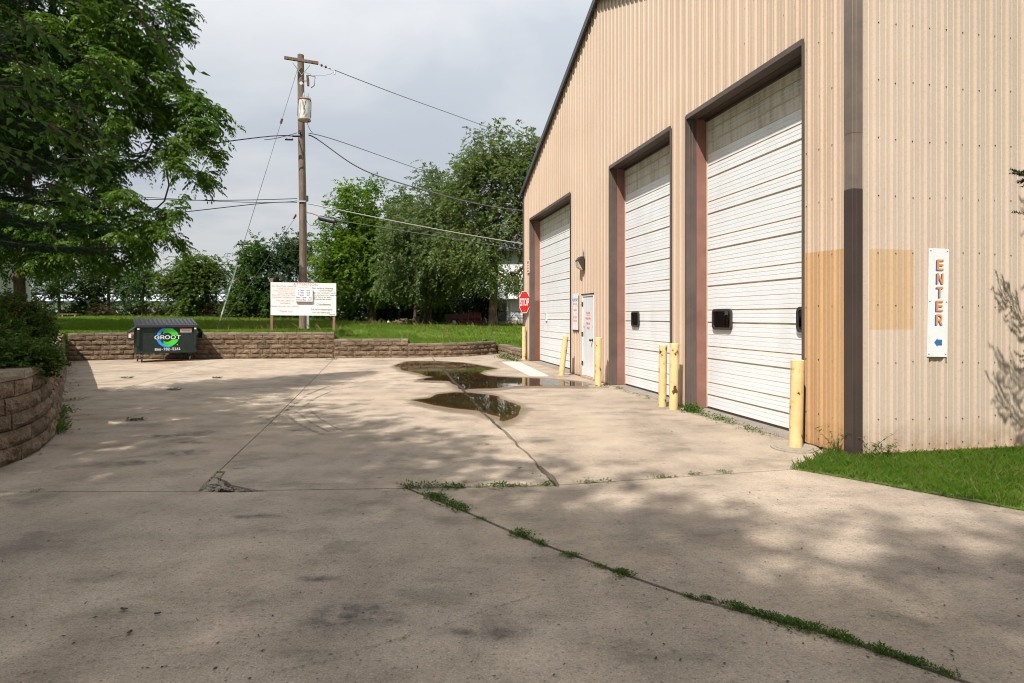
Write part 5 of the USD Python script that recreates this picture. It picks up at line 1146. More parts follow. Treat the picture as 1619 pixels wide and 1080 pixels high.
# poster beside the steel door
tp0, tp1 = tpx(916.2), tpx(907.3); tm_ = (tp0 + tp1) / 2; dp = C0[1] + D[1] * tm_; zt, zb = EYE + 35.5 * dp / F, EYE - 21.5 * dp / F
po_ = thing("instruction_sign", "narrow white instruction sign between the far door and the steel door", "sign")
obj("panel", wb(tp0, tp1, -.045, -.034, zb, zt, .002), SIGNWHITE, po_)
pw = tp1 - tp0; hh = zt - zb
for s_, fr_, h_, w_, m_ in (("PLEASE HAVE", .17, .075, .92, BLUE), ("EXACT CASH", .285, .045, .72, REDTXT), ("READY FOR", .335, .04, .55, GREYTXT), ("THE", .335, .04, .12, REDTXT), ("CASHIER", .455, .045, .6, REDTXT), ("NO LARGE", .53, .04, .58, GREYTXT), ("BILLS", .575, .04, .55, GREYTXT), ("NO CHECKS", .655, .05, .70, REDTXT), ("THANK YOU", .75, .05, .64, REDTXT)):
    text(po_, "lettering", s_, h_, W(tm_ + (0 if s_ != "THE" else -pw * .38), -.0452, zt - fr_ * hh - h_ / 2), -D3, UP, m_, pw * w_, bold=True, depth=.001)
obj("bottom_fray", wb(tp0 + .02, tp1 - .02, -.04, -.033, zb - .03, zb + .001), SCREW, po_)
# small notice near the building's end
tn = tpx(836.7); dn = C0[1] + D[1] * tn; sn = thing("small_notice", "tiny white and red notice high near the building's far end", "sign")
obj("panel", wb(tn - .20, tn + .20, -.045, -.036, EYE + 68 * dn / F, EYE + 88 * dn / F, .002), SIGNWHITE, sn)
for q_, (a_, b_) in enumerate(((70, 73), (75, 77), (79, 81), (83, 87))): obj("print_bar", wb(tn - .14, tn + .14, -.0475, -.0445, EYE + a_ * dn / F, EYE + b_ * dn / F), REDTXT, sn)
# STOP sign
g6 = G(828.6, 570); sd_ = g6[1] - .02; n_ = unit(np.array([-.885, -.465, 0])); xs = np.array([-n_[1], n_[0], 0]) * -1; xs = np.cross(UP, n_)
ss = thing("stop_sign", "red octagonal STOP sign on a thin post at the building's end", "sign")
cs = P(829.3, 477.6, sd_); R8 = .40
octo = lambda r: Polygon([(r / math.cos(math.pi / 8) * math.cos(math.pi / 8 + k * math.pi / 4), r / math.cos(math.pi / 8) * math.sin(math.pi / 8 + k * math.pi / 4)) for k in range(8)])
obj("border", MB().prism(octo(R8), .006, frame4(cs, xs, UP, n_)), SIGNWHITE, ss)
obj("face", MB().prism(octo(R8 * .945), .001, frame4(cs + n_ * .0062, xs, UP, n_)), STOPRED, ss)
text(ss, "lettering", "STOP", .265, cs + n_ * .0073 - UP * .1325, xs, UP, SIGNWHITE, .66, bold=True, depth=.0008)
obj("post", MB().tube([[cs[0], cs[1], .9], cs - n_ * .025 - UP * .2, cs - n_ * .025 + UP * .3], .022, 8), TRIM, ss)
obj("bolt", hexes([cs + UP * .31 + n_ * .006, cs - UP * .31 + n_ * .006], n_, .012, .008), GALV, ss)

# dumpster
psi = math.radians(36); o = np.array([(216 - 809.5) / F * 21.7, 21.7, 0]); ax_, ay_ = np.array([math.cos(psi), math.sin(psi), 0]), np.array([-math.sin(psi), math.cos(psi), 0])
DM = frame4(o, ax_, ay_, UP); bw, bd_ = 1.86, .88
dump = thing("dumpster", "dark green wheeled dumpster with black lids and round blue and green logo", "dumpster", M=DM)
def exx(poly_yz, x0, x1):                                     # side profile (depth, height) extruded along the front
    m = trimesh.creation.extrude_polygon(Polygon(poly_yz), x1 - x0, engine="earcut"); v = np.array(m.vertices); return np.c_[v[:, 2] + x0, v[:, 0], v[:, 1]], np.array(m.faces)[:, ::-1]
body = MB().add(*exx([(0, .31), (0, 1.23), (.03, 1.25), (.86, 1.47), (.88, 1.45), (.88, .31)], 0, bw))
body.box((bw / 2, -.012, 1.21), (bw + .04, .05, .06), None, .008).box((bw / 2, .06, .33), (bw + .02, .14, .05), None, .006).box((bw / 2, .80, .33), (bw + .02, .14, .05), None, .006)
obj("body", body, BINGREEN, dump)
for x in (.045, bw - .045): obj("stiffener", MB().box((x, -.028, .87), (.075, .05, .64), None, .008), BINGREEN, dump)
for sgn, xb in ((-1, 0), (1, bw)):
    pk = MB(); x1 = xb + sgn * .20
    pk.box((xb + sgn * .10, .40, 1.06), (.20, .80, .02)).box((xb + sgn * .10, .40, .80), (.20, .80, .02)).box((x1, .40, .93), (.02, .80, .28))
    v = [(xb, .0, 1.24), (xb, .80, 1.24), (x1 + sgn * .01, .80, 1.07), (x1 + sgn * .01, .0, 1.07)]; v += [(a, b, c - .02) for a, b, c in v]; pk.add(v, [(0, 1, 2, 3), (7, 6, 5, 4), (0, 3, 7, 4), (1, 2, 6, 5), (0, 1, 5, 4), (3, 2, 6, 7)])
    obj("fork_pocket", pk, BINGREEN, dump)
dec = MB().box((-.20, -.012, .94), (.075, .004, .15)); obj("warning_label", dec, SIGNWHITE, dump); obj("warning_label_band", MB().box((-.20, -.0145, 1.0), (.075, .003, .035)), ORANGE, dump)
for k in range(2):
    x0, x1 = -.03 + k * (bw / 2 + .03) + (.004 if k else 0), (bw / 2) + k * (bw / 2 + .03) - (0 if k else .004)
    lid = MB(); zf, zr, yf, yr = 1.29, 1.515, -.07, .93; dz = (zr - zf) / (yr - yf)
    lid.add(*exx([(yf, zf - .075), (yf, zf), (yr, zr), (yr, zr - .05), (yf + .04, zf - .04), (yf + .02, zf - .075)], x0, x1))
    ld = obj("lid", lid, LIDBLACK, dump)
    for j in range(7):
        xx = x0 + .09 + j * (x1 - x0 - .16) / 6; rb_ = MB(); a0, a1 = yf + .08, yr - .06
        rb_.add(*exx([(a0, zf + (a0 - yf) * dz), (a0 + .05, zf + (a0 + .05 - yf) * dz + .034), (a1 - .03, zf + (a1 - .03 - yf) * dz + .034), (a1, zf + (a1 - yf) * dz)], xx - .030, xx + .030)); obj("lid_rib", rb_, LIDBLACK, ld)
obj("hinge_rod", MB().tube([(-.06, .92, 1.50), (bw + .06, .92, 1.50)], .016, 8), TRIM_DARK, dump)
for x, y in ((.16, .10), (bw - .20, .10), (.10, .78), (bw - .16, .78)):
    c = MB().box((x, y, .285), (.12, .12, .04), None, .005).box((x - .032, y, .19), (.008, .07, .17)).box((x + .032, y, .19), (.008, .07, .17)); cs_ = obj("caster", c, TRIM_DARK, dump)
    obj("wheel", MB().tube([(x - .024, y, .095), (x - .02, y, .095), (x + .02, y, .095), (x + .024, y, .095)], [.07, .095, .095, .07], 18), RUBBER, cs_, smooth=40); obj("hub", MB().tube([(x - .027, y, .095), (x + .027, y, .095)], .045, 12), RIM, cs_)
lc = np.array([.945, 0, .86]); lx, lz = np.array([1.0, 0, 0]), np.array([0, 0, 1.0])
LM = lambda dy: frame4(lc + [0, -dy, 0], lx, lz, [0, -1, 0])
disc = lambda x, y, r: Point(x, y).buffer(r, quad_segs=24)
band = sbox(-.5, -.078, .5, .078); R0 = .35
blue = (disc(0, 0, R0).difference(disc(.062, 0, R0 - .045))).difference(sbox(.17, -1, 1, 1)).difference(band)
obj("logo_blue_ring", MB().prism(blue, .002, LM(.001)), LOGOBLUE, dump)
def swoosh(R, r, cx, c2): return disc(cx, 0, R).difference(disc(c2, -.0, r)).intersection(sbox(-.14, -1, 1, 1))
for R, r, cx, c2 in ((.305, .262, .045, .018), (.255, .214, .030, .000), (.207, .165, .012, -.022)):
    obj("logo_green_stripe", MB().prism(swoosh(R, r, cx, c2).difference(band), .002, LM(.001)), LOGOGREEN, dump)
text(dump, "lettering", "GROOT", .125, lc + [0, -.002, -.0625], lx, lz, SIGNWHITE, .82, bold=True, depth=.0015)
text(dump, "lettering", "866-782-5161", .088, np.array([lc[0], -.002, .40]), lx, lz, SIGNWHITE, .80, bold=True, depth=.0015)
obj("registered_mark", MB().prism(disc(.30, -.27, .016), .002, LM(.001)), SIGNWHITE, dump)
obj("caution_label", MB().box((bw - .34, -.002, 1.09), (.37, .004, .13)), SIGNWHITE, dump); obj("caution_label_band", MB().box((bw - .34, -.005, 1.135), (.36, .003, .032)), ORANGE, dump)
for q in range(3): obj("caution_print", MB().box((bw - .34 + .01 * q, -.0052, 1.10 - q * .022), (.30 - .03 * q, .002, .008)), BLACKTXT, dump)
for x in (.045, bw - .045): obj("reflector", MB().box((x, -.056, 1.16), (.065, .006, .055)), SIGNWHITE, dump)
for q in range(5): pass

# notice board
nb = thing("notice_board", "hand-lettered white notice board on two wooden posts before the utility pole", "notice board")
A, B = P(428, 498.3, 24.45), P(531.5, 499.3, 24.80); bx = B - A; bwid = np.linalg.norm(bx); bx /= bwid; hgt = 51.8 * .0246; bn_ = unit(np.cross(bx, UP))
RB = np.stack([bx, -bn_, UP], 1); cen = A + bx * bwid / 2 + UP * hgt / 2
obj("panel", MB().box(cen, (bwid, .02, hgt), RB), BOARDWHITE, nb)
for u, zt_, zb_ in ((.03, hgt + .16, -1.0), (bwid - .09, hgt - .05, -1.0)):
    c = A + bx * u - bn_ * .06 + UP * (zt_ + zb_) / 2; obj("post", MB().box(c, (.09, .09, zt_ - zb_), RB, .006), WOODPOST, nb)
obj("back_rail", MB().box(cen - bn_ * .03 + UP * .3, (bwid - .1, .04, .09), RB), WOODPOST, nb)
def bpt(px, py, o=.0102): return A + bx * ((px - 428) / 103.5 * bwid) + UP * ((498.8 - py) / 51.8 * hgt) + bn_ * o
ps = .0246
LINES = [("ATTENTION", 482.5, 449.5, 5.0, 37, REDPEN), ("Prices", 480, 454.7, 3.0, 16, REDPEN), ("Do Not Pull Vehicle", 449, 452.8, 3.2, 37, REDPEN), ("Until Instructed", 453.5, 457.0, 2.6, 28, REDPEN), ("Lower windows when", 449, 460.3, 2.4, 37, REDPEN), ("We Approach", 453, 463.6, 2.6, 25, REDPEN),
         ("Shut Off Your Car When", 449, 466.9, 2.6, 37, REDPEN), ("Pull Down Antenna And", 449, 470.7, 2.8, 37, REDPEN), ("Turn off Lights On", 450.5, 475.6, 3.0, 28, REDPEN), ("Drivers", 450.5, 480.0, 3.0, 15.5, REDPEN), ("Please Stay with your Vehicle", 450, 484.5, 3.0, 42, REDPEN), ("Thank You", 452, 492.4, 3.8, 19.5, REDPEN),
         ("No entre Hasta", 510, 455.2, 3.4, 32, GREENPEN), ("Que le digan", 516, 458.9, 2.6, 21.5, GREENPEN), ("Baje sus ventanas cuando", 512.5, 462.6, 2.4, 36, GREENPEN), ("nos acerquemos y apague", 513.5, 466.0, 2.4, 35, GREENPEN), ("por favor su auto", 510, 469.2, 2.4, 27, GREENPEN), ("Prenda las luces", 510.5, 472.7, 2.8, 26, GREENPEN),
         ("Choferes", 511.5, 481.0, 3.8, 22, GREENPEN), ("Por favor Mantengase", 508.5, 489.0, 3.0, 33, GREENPEN), ("Con Su Vehiculo", 507.5, 493.8, 3.0, 28, GREENPEN), ("Gracias", 525.5, 496.7, 2.2, 9.5, GREENPEN)]
for s_, px, py, h_, w_, m_ in LINES: text(nb, "lettering", s_, h_ * ps * .82, bpt(px, py + h_ * .45), bx, UP, m_, w_ * ps, bold=True, depth=.0008)
pc = bpt(481, 467, .05); obj("price_panel", MB().box(pc, (26 * ps, .08, 19.8 * ps), RB, .003), SIGNWHITE, nb)
obj("price_panel_edge", MB().box(pc - UP * (10.4 * ps), (22 * ps, .07, .02), RB), RUST, nb)
for s_, py, w_ in (("4 Tires - $45", 459.2, 18), ("6 Tires - $45", 462.9, 18), ("Tractor - $67", 466.6, 18), ("Semi-Trailer - $65", 470.4, 24.3), ("School Bus - $47", 474.1, 23.6)):
    text(nb, "lettering", s_, 2.55 * ps, bpt(481, py + 1.3, .0905), bx, UP, BLACKTXT, w_ * ps, bold=True, depth=.0008)

# utility pole with its gear
pd = 27.5; pb, pt = P(479, 517.5, pd) - [0, 0, .4], P(476.5, 87, pd)
up_ = thing("utility_pole", "weathered wooden utility pole with crossarm, rusty transformer and guy wires", "utility pole")
s = np.linspace(0, 1, 14); obj("pole", MB().tube(pb + (pt - pb) * s[:, None] + np.c_[.03 * np.sin(s * 5), s * 0, s * 0], .175 - .04 * s, 16), WOODPOLE, up_, smooth=40)
ca, cb = P(451, 93, 26.95), P(503, 101.5, 27.7); cx = unit(cb - ca); cy = unit(np.cross(UP, cx)); cu = np.cross(cx, cy); RC = np.stack([cx, cy, cu], 1)
obj("crossarm", MB().box((ca + cb) / 2 - [0, .12, 0], (np.linalg.norm(cb - ca), .10, .125), RC, .008), WOODPOLE, up_)
for px in (462.5, 490): obj("arm_brace", MB().tube([P(px, 97 + (px - 451) * .16, 27.2), P(477, 119, 27.28)], .014, 6), GALV, up_)
for k, px in enumerate((508.5, 515, 521)): q = P(px, 103.2 + (px - 508) * .38, 27.6 + k * .03); ins = MB().tube([q - cx * .05, q - cx * .03, q, q + cx * .03, q + cx * .05], [.02, .055, .06, .055, .02] if k < 2 else [.02, .03, .03, .03, .02], 10); obj("insulator", ins, PORCELAIN if k < 2 else GALV, up_, smooth=40)
obj("arm_clamp", MB().box(P(500.5, 99.5, 27.5), (.14, .12, .13), RC, .01), RUST, up_)
obj("dead_end_clamp", MB().tube([P(503, 101, 27.6), P(530, 113, 27.75)], .010, 5).box(P(529, 115, 27.7), (.07, .05, .16), None, .01), GALV, up_)
tc_ = P(481.5, 174, 27.12); th = 34 * .0271; tr = .25; prof = [(-.5, .0), (-.5, .96), (-.47, 1.0), (.46, 1.0), (.465, 1.05), (.5, 1.05), (.53, .85), (.545, .0)]
def lathe(c, pr, r, hscale, n=22, m=None):
    m = m or MB(); return m.tube([c + UP * z * hscale for z, _ in pr], [max(q * r, 1e-4) for _, q in pr], n, cap=False)
tk = obj("transformer", lathe(tc_, prof, tr, th), TANK, up_, smooth=35)
obj("lid_band", lathe(tc_, [(.44, 1.06), (.47, 1.09), (.50, 1.07)], tr, th), RUST, tk); obj("base_ring", lathe(tc_, [(-.51, 1.03), (-.47, 1.05), (-.44, 1.02)], tr, th), RUST, tk)
for dx in (.06, -.10): obj("bushing", MB().tube([tc_ + [dx + .1, -.1, th * .5], tc_ + [dx + .1, -.1, th * .5 + .10], tc_ + [dx + .1, -.1, th * .5 + .24]], [.05, .055, .03], 8), GALV, tk)
for a_, b_ in (((-.14, .33), (-.20, -.34)), ((.0, .33), (.12, -.30)), ((.16, .33), (.06, -.30))): obj("drop_lead", MB().tube([tc_ + [a_[0], -.29, a_[1]], tc_ + [(a_[0] + b_[0]) / 2, -.33, 0.02], tc_ + [b_[0], -.29, b_[1]]], .011, 5), WIREMAT, tk)
for s_ in (-1, 1): obj("mount_bracket", MB().box(tc_ + [-.12, .22, s_ * .25], (.10, .30, .06)), GALV, tk)
cu_ = P(491, 128, 27.3); co = MB().tube([cu_ + [-.14, 0, .24], cu_ + [-.11, 0, .0], cu_ + [-.10, 0, -.22]], [.05, .06, .05], 8).tube([cu_ + [.02, 0, -.30], cu_ + [.16, 0, -.20], cu_ + [.20, 0, .18], cu_ + [-.10, 0, .25]], .02, 6).tube([cu_ + [-.40, .1, .03], cu_ + [-.10, 0, 0]], .018, 6)
obj("cutout", co, PORCELAIN, up_, smooth=40)
lcyl = P(477.5, 133, 27.2); obj("street_tap", MB().tube([lcyl, lcyl + [0, -.12, 0]], .07, 12), GALV, up_)
obj("jumper", MB().tube([P(482, 115, 27.3), P(490, 116.5, 27.3), P(493, 121, 27.3), P(497, 119, 27.4), P(510, 120, 27.6), P(522, 117.5, 27.7), P(529, 113, 27.7)], .009, 5), WIREGREY, up_)
obj("jumper", MB().tube([P(490, 154, 27.2), P(492, 162, 27.1), P(491.5, 185, 27.1), P(486, 196, 27.2), P(490, 205, 27.3), P(494, 210, 27.3)], .012, 5), WIREMAT, up_)
for px, py in ((473.5, 209), (477.5, 209)): obj("rack_bolt", MB().box(P(px, py, 27.28), (.07, .07, .19), None, .01), WIREMAT, up_)
obj("cable_bracket", MB().box(P(478, 318.5, 27.32), (.30, .05, .06), None, .006), GALV, up_); obj("terminal_block", MB().box(P(485.5, 314, 27.3), (.09, .10, .25), None, .008), WIREMAT, up_)
obj("riser_cable", MB().tube([P(480.5, y_, 27.31) for y_ in (230, 300, 345, 400, 440)], .016, 6), WIREMAT, up_)
obj("ground_guard", MB().box(P(487, 508, 27.25), (.10, .06, .75), None, .006), GALV, up_)
def strand(pts, r, m, name, label=None, cat=None, parent=None, n=8, sides=5):
    p = np.array(pts, float); tt = np.linspace(0, 1, len(p)); from_ = np.linspace(0, 1, n * len(p))
    from scipy.interpolate import CubicSpline
    q = CubicSpline(tt, p)(from_) if len(p) > 2 else p[0] + (p[-1] - p[0]) * from_[:, None]
    return obj(name, MB().tube(q, r, sides), m, parent, smooth=60, label=label, cat=cat)
strand([P(529, 111, 27.7), P(660, 161, 34), P(780, 204.5, 42), P(1000, 288, 60)], .017, WIREMAT, "overhead_wire", "topmost thin wire slanting from the crossarm into the tall elm", "wire")
strand([P(488, 211, 27.5), P(560, 231.5, 31), P(665, 268.5, 38), P(775, 305, 46), P(870, 340, 52)], .017, WIREMAT, "overhead_wire", "thin wire from mid pole passing behind the elm crown", "wire")
strand([P(488, 214, 27.5), P(515, 229.5, 27.4), P(555, 258, 27.2), P(600, 279, 27), P(665, 299, 26.6), P(745, 320.5, 26.2), P(828, 333.5, 25.8), P(900, 339, 25.5)], .026, WIREMAT, "overhead_wire", "thick sagging black cable from mid pole to the building's end", "wire")
strand([P(487, 322, 27.3), P(560, 337, 27), P(690, 362.5, 26.6), P(828, 386, 26.2), P(900, 398, 26)], .024, WIREGREY, "overhead_wire", "grey bundled cable from the pole's lower bracket to the right", "wire")
strand([P(531, 348.5, 27.2), P(690, 373.5, 26.6), P(828, 395.5, 26.2), P(900, 407, 26)], .020, WIREMAT, "overhead_wire", "lowest black cable running right from the splice enclosure", "wire")
strand([P(470, 216, 27.3), P(440, 214.5, 26.5), P(360, 223.5, 26), P(190, 246, 23.6), P(100, 251, 22.4), P(-60, 262, 21)], .024, WIREMAT, "overhead_wire", "heavy upper cable running left from the pole into the walnut", "wire")
strand([P(470, 210, 27.3), P(440, 218, 26.5), P(418, 221, 26)], .014, WIREMAT, "overhead_wire", "short tail wire joining the upper left cable", "wire")
strand([P(470, 314, 27.3), P(300, 316.5, 25.5), P(150, 312, 24), P(-40, 306, 22)], .016, WIREMAT, "overhead_wire", "level thin wire running left from the lower bracket", "wire")
strand([P(470, 317.5, 27.3), P(380, 319.5, 26), P(240, 312.5, 25), P(100, 305, 24)], .013, WIREMAT, "overhead_wire", "second thin wire just below the level one", "wire")
strand([P(470, 320, 27.3), P(400, 323, 26.5), P(288, 335.5, 25.6), P(100, 352, 24.5)], .018, WIREMAT, "overhead_wire", "lowest wire dipping left from the lower bracket into the walnut", "wire")
for px in (457, 468.5): q = P(px, 218.5 if px < 460 else 216.5, 26.9); obj("cable_splice", MB().tube([q - [.16, 0, .04 if px < 460 else -.05], q + [.16, 0, -.05 if px < 460 else .05]], .055, 8), WIREMAT, up_)
se = thing("splice_enclosure", "black cable splice enclosure hanging right of the pole", "splice case"); q0, q1 = P(504, 344.5, 27.2), P(530.5, 350.3, 27.1)
obj("case", MB().tube([q0, q0 + (q1 - q0) * .06, q0 + (q1 - q0) * .94, q1], [.07, .115, .115, .08], 12), WIREMAT, se, smooth=50)
strand([P(484, 336, 27.3), P(496, 338.5, 27.3), P(505, 343, 27.2)], .02, RUST, "tension_rod", None, None, se)
strand([P(483, 341, 27.3), P(488, 354, 27.3), P(497, 356.5, 27.2), P(506, 349, 27.2)], .010, WIREMAT, "loop_cable", None, None, se); strand([P(511, 350, 27.2), P(516, 359, 27.2), P(521, 358, 27.2), P(524, 352, 27.2)], .009, WIREMAT, "loop_cable", None, None, se)
anchor = P(343, 521.5, 26.8)
obj("guy_wire", MB().tube([P(470, 111, 27.4), anchor + (P(470, 111, 27.4) - anchor) * .22, anchor], .011, 5), WIREGREY, up_)
obj("guy_guard", MB().tube([anchor + (P(470, 111, 27.4) - anchor) * .035, anchor + (P(470, 111, 27.4) - anchor) * .245], .030, 8), SIGNWHITE, up_)
obj("guy_wire", MB().tube([P(469, 341, 27.4), anchor + [.08, 0, .05]], .011, 5), WIREGREY, up_)
for f_ in (.70,): q = anchor + (P(470, 111, 27.4) - anchor) * .80; obj("guy_insulator", MB().tube([q - [.03, 0, .10], q + [.03, 0, .10]], .05, 6), PORCELAIN, up_)
obj("guy_insulator", MB().tube([P(468, 339, 27.35), P(464, 346, 27.3)], .035, 6), RUST, up_)

# ------------------------------------------------------------------ beyond the lawn
def clap(m, x0, x1, y, z0, z1, ny=-1, step=.115, dx=None):
    """lapped boards on a wall facing -y"""
    z = z0
    while z < z1 - .01:
        b = min(z + step, z1); m.add([(x0, y - .018, z), (x1, y - .018, z), (x1, y, b), (x0, y, b)], [(0, 1, 2, 3)]); m.add([(x0, y, z), (x1, y, z), (x1, y - .018, z), (x0, y - .018, z)], [(0, 1, 2, 3)]); z = b
    return m
hy = 41.0; kx = lambda px, d=hy: (px - 809.5) / F * d; kz = lambda py, d=hy: EYE - (py - 500) / F * d
hr = thing("white_house", "white clapboard house with porch and steps behind the tallest elm", "house")
zgr = .85
wm = MB(); clap(wm, kx(785), 9.0, hy, kz(471), kz(395)); clap(wm, kx(804.5), 9.0, hy + .35, kz(507), kz(471)); clap(wm, kx(776), kx(805), hy + 1.5, zgr, kz(471))
wm.box((3.6, hy + 4.2, 3.2), (10.4, 5.2, 5.0)); wm.box((kx(805), hy + .95, (kz(507) + kz(471)) / 2), (.08, 1.1, kz(471) - kz(507)))
obj("wall", wm, SIDING, hr)
rfm = MB(); 
v = [(kx(770), hy - .6, kz(398)), (9.6, hy - .6, kz(398)), (9.6, hy + 3.6, kz(350)), (kx(770), hy + 3.6, kz(350)), (kx(770), hy + 7.6, kz(398)), (9.6, hy + 7.6, kz(398))]; v += [(a, b, c + .12) for a, b, c in v]
rfm.add(v, [(0, 1, 2, 3), (3, 2, 5, 4), (6, 9, 8, 7), (9, 10, 11, 8), (0, 6, 7, 1), (4, 5, 11, 10), (0, 3, 9, 6), (3, 4, 10, 9), (1, 7, 8, 2), (2, 8, 11, 5)]); obj("roof", rfm, ROOF, hr)
obj("porch_roof", MB().box(((kx(783) + kx(818)) / 2, hy + .55, kz(471.5)), (kx(820) - kx(783), 1.7, .12), None, .01), TRIMWHITE, hr)
obj("porch_post", MB().box((kx(802.5), hy + .12, (kz(473) + kz(507)) / 2), (.11, .11, kz(473) - kz(507)), None, .008), TRIMWHITE, hr)
obj("porch_floor", MB().box(((kx(786) + kx(835)) / 2, hy + .75, (zgr + kz(507.5)) / 2), (kx(835) - kx(786), 1.5, kz(507.5) - zgr)), STEP, hr)
for k in range(4): zt_ = kz(508) - .10 * k; obj("step", MB().box(((kx(791) + kx(818)) / 2 - .05 * k, hy - .12 - .26 * k, (zgr + zt_) / 2 - .03), (kx(818) - kx(792) + .06 * k, .28, max(zt_ - zgr, .05)), None, .008), STEP, hr)
rl = MB(); yy = hy + .02
for a_, b_, za, zb_ in ((786, 803, 503, 492), (806, 815.5, 505, 492.2), (815.5, 832, 492.2, 492.2)):
    rl.tube([(kx(a_), yy - .3 if a_ < 815 else yy, kz(za)), (kx(b_), yy, kz(zb_))], .022, 6)
for px in np.arange(788, 834, 2.1):
    zt_ = np.interp(px, [786, 803], [503, 492]) if px < 804 else np.interp(px, [804, 806, 815.5], [507, 505, 492.2]); zb2 = 508 if px > 803 else np.interp(px, [786, 803], [512, 507.5]); rl.tube([(kx(px), yy - (.2 if px < 812 else 0), kz(zb2)), (kx(px), yy - (.2 if px < 812 else 0), kz(zt_))], .011, 5)
obj("railing", rl, WIREMAT, hr)
def window(parent, x0, x1, y, z0, z1, m):
    f = MB(); t_ = .07
    for c, s_ in ((((x0 + x1) / 2, y, z1), (x1 - x0 + t_, .06, t_)), (((x0 + x1) / 2, y, z0), (x1 - x0 + t_, .06, t_)), ((x0, y, (z0 + z1) / 2), (t_, .06, z1 - z0 - t_)), ((x1, y, (z0 + z1) / 2), (t_, .06, z1 - z0 - t_)), (((x0 + x1) / 2, y, (z0 + z1) / 2), (x1 - x0 - t_, .05, .05))): f.box(c, s_)
    w = obj("window", f, TRIMWHITE, parent); obj("blind", MB().box(((x0 + x1) / 2, y + .03, (z0 + z1) / 2), (x1 - x0 - t_, .02, z1 - z0 - t_)), m, w); obj("pane", MB().box(((x0 + x1) / 2, y + .0, (z0 + z1) / 2), (x1 - x0 - t_ - .01, .012, z1 - z0 - t_ - .01)), GLASS, w)
window(hr, kx(811), kx(821.5), hy - .02, kz(468.5), kz(437), CURTAIN)
obj("porch_door", MB().box((kx(809), hy + .33, (kz(507) + kz(480)) / 2), (.02, .02, .02)).box((kx(808), hy + .325, (kz(507) + kz(478)) / 2), (.12, .02, kz(478) - kz(507))), TRIMWHITE, hr)
ly = 30.0; hcx, hcz = (48 - 809.5) / F * ly, 0.0
hl = thing("white_house", "white clapboard house glimpsed at the left edge below the spruce", "house", (hcx, ly, 0), math.radians(41))
wl_ = MB(); clap(wl_, -11, -.12, 0, .8, kz(405, ly), step=.13); wl_.box((-5.5, 4.02, 2.6), (11, 7.96, 3.7)); obj("wall", wl_, SIDING, hl)
obj("corner_board", MB().box((-.06, -.03, (kz(448, ly) + .8) / 2), (.14, .06, kz(448, ly) - .8), None, .005).box((-.06, -.03, kz(447, ly)), (.24, .10, .06)), TRIMWHITE, hl)
rr_ = MB(); v = [(-11.5, -.5, kz(405, ly)), (.3, -.5, kz(405, ly)), (.3, 4, kz(330, ly)), (-11.5, 4, kz(330, ly)), (-11.5, 8.5, kz(405, ly)), (.3, 8.5, kz(405, ly))]; v += [(a, b, c + .15) for a, b, c in v]
rr_.add(v, [(0, 1, 2, 3), (3, 2, 5, 4), (6, 9, 8, 7), (9, 10, 11, 8), (0, 6, 7, 1), (4, 5, 11, 10), (0, 3, 9, 6), (3, 4, 10, 9), (1, 7, 8, 2), (2, 8, 11, 5)]); obj("roof", rr_, ROOF, hl)
# far sheds
def shed(label, x0, x1, d, zt_, zr_, zb_):
    t = thing("warehouse", label, "warehouse"); w = MB(); n = int((x1 - x0) / 1.2)
    for k in range(n): a_ = x0 + (x1 - x0) * k / n; b_ = x0 + (x1 - x0) * (k + 1) / n; w.add([(a_, d, zb_), (b_ - .3, d, zb_), (b_ - .3, d, zt_), (a_, d, zt_)], [(0, 1, 2, 3)]); w.add([(b_ - .3, d, zb_), (b_, d - .12, zb_), (b_, d - .12, zt_), (b_ - .3, d, zt_)], [(0, 1, 2, 3)])
    for xx in (x0, x1): w.add([(xx, d, zb_), (xx, d + 26, zb_), (xx, d + 26, zt_), (xx, d + 13, zr_), (xx, d, zt_)], [(0, 1, 2), (0, 2, 4), (2, 3, 4)])
    obj("wall", w, SHEDWALL, t); r = MB(); v = [(x0 - .5, d - .8, zt_ - .1), (x1 + .5, d - .8, zt_ - .1), (x1 + .5, d + 13, zr_), (x0 - .5, d + 13, zr_), (x1 + .5, d + 26.5, zt_), (x0 - .5, d + 26.5, zt_)]
    r.add(v, [(0, 1, 2, 3), (3, 2, 4, 5)]); obj("roof", r, SHEDROOF, t); obj("eave_band", MB().box(((x0 + x1) / 2, d - .85, zt_ - .25), (x1 - x0 + 1, .12, .42)), SHEDDARK, t); obj("ridge_cap", MB().box(((x0 + x1) / 2, d + 13, zr_ + .12), (x1 - x0 + 1, .8, .3)), SHEDDARK, t)
    for k in range(int((x1 - x0) / 9)): obj("loading_door", MB().box((x0 + 5 + 9 * k, d - .16, zb_ + 1.0), (2.4, .08, 1.5)), SHEDDARK if k % 3 else TRIMWHITE, t)
shed("long low pale warehouse with dark eave behind the left trees", -96, -37, 112, 4.3, 6.0, .9)
shed("pale warehouse with dark eave showing right of the notice board", -33, -7, 118, 4.6, 6.3, .9)
for k, (px, lab) in enumerate([(578, "white semi trailer with blue stripe right of the notice board"), (668, "white semi trailer with blue stripe glimpsed beside the leaning elm")]):
    d = 92; x = kx(px, d); t = thing("semi_trailer", lab, "semi trailer"); L_ = 8.0; zb2 = 1.75; zt2 = 3.7
    obj("box_body", MB().box((x, d + 1.2, (zb2 + zt2) / 2), (L_, 2.4, zt2 - zb2), None, .05), SHEDWALL, t); obj("blue_stripe", MB().box((x, d - .02, 2.75), (L_ * .98, .04, .22)), LOGOBLUE if False else BLUE, t)
    for q in (-2.9, -1.9, 2.6): obj("wheel", MB().tube([(x + q, d + .1, 1.45), (x + q, d + .4, 1.45)], .45, 14), RUBBER, t)
    obj("chassis", MB().box((x, d + 1.2, 1.66), (L_, 1.0, .18)), SHEDDARK, t)
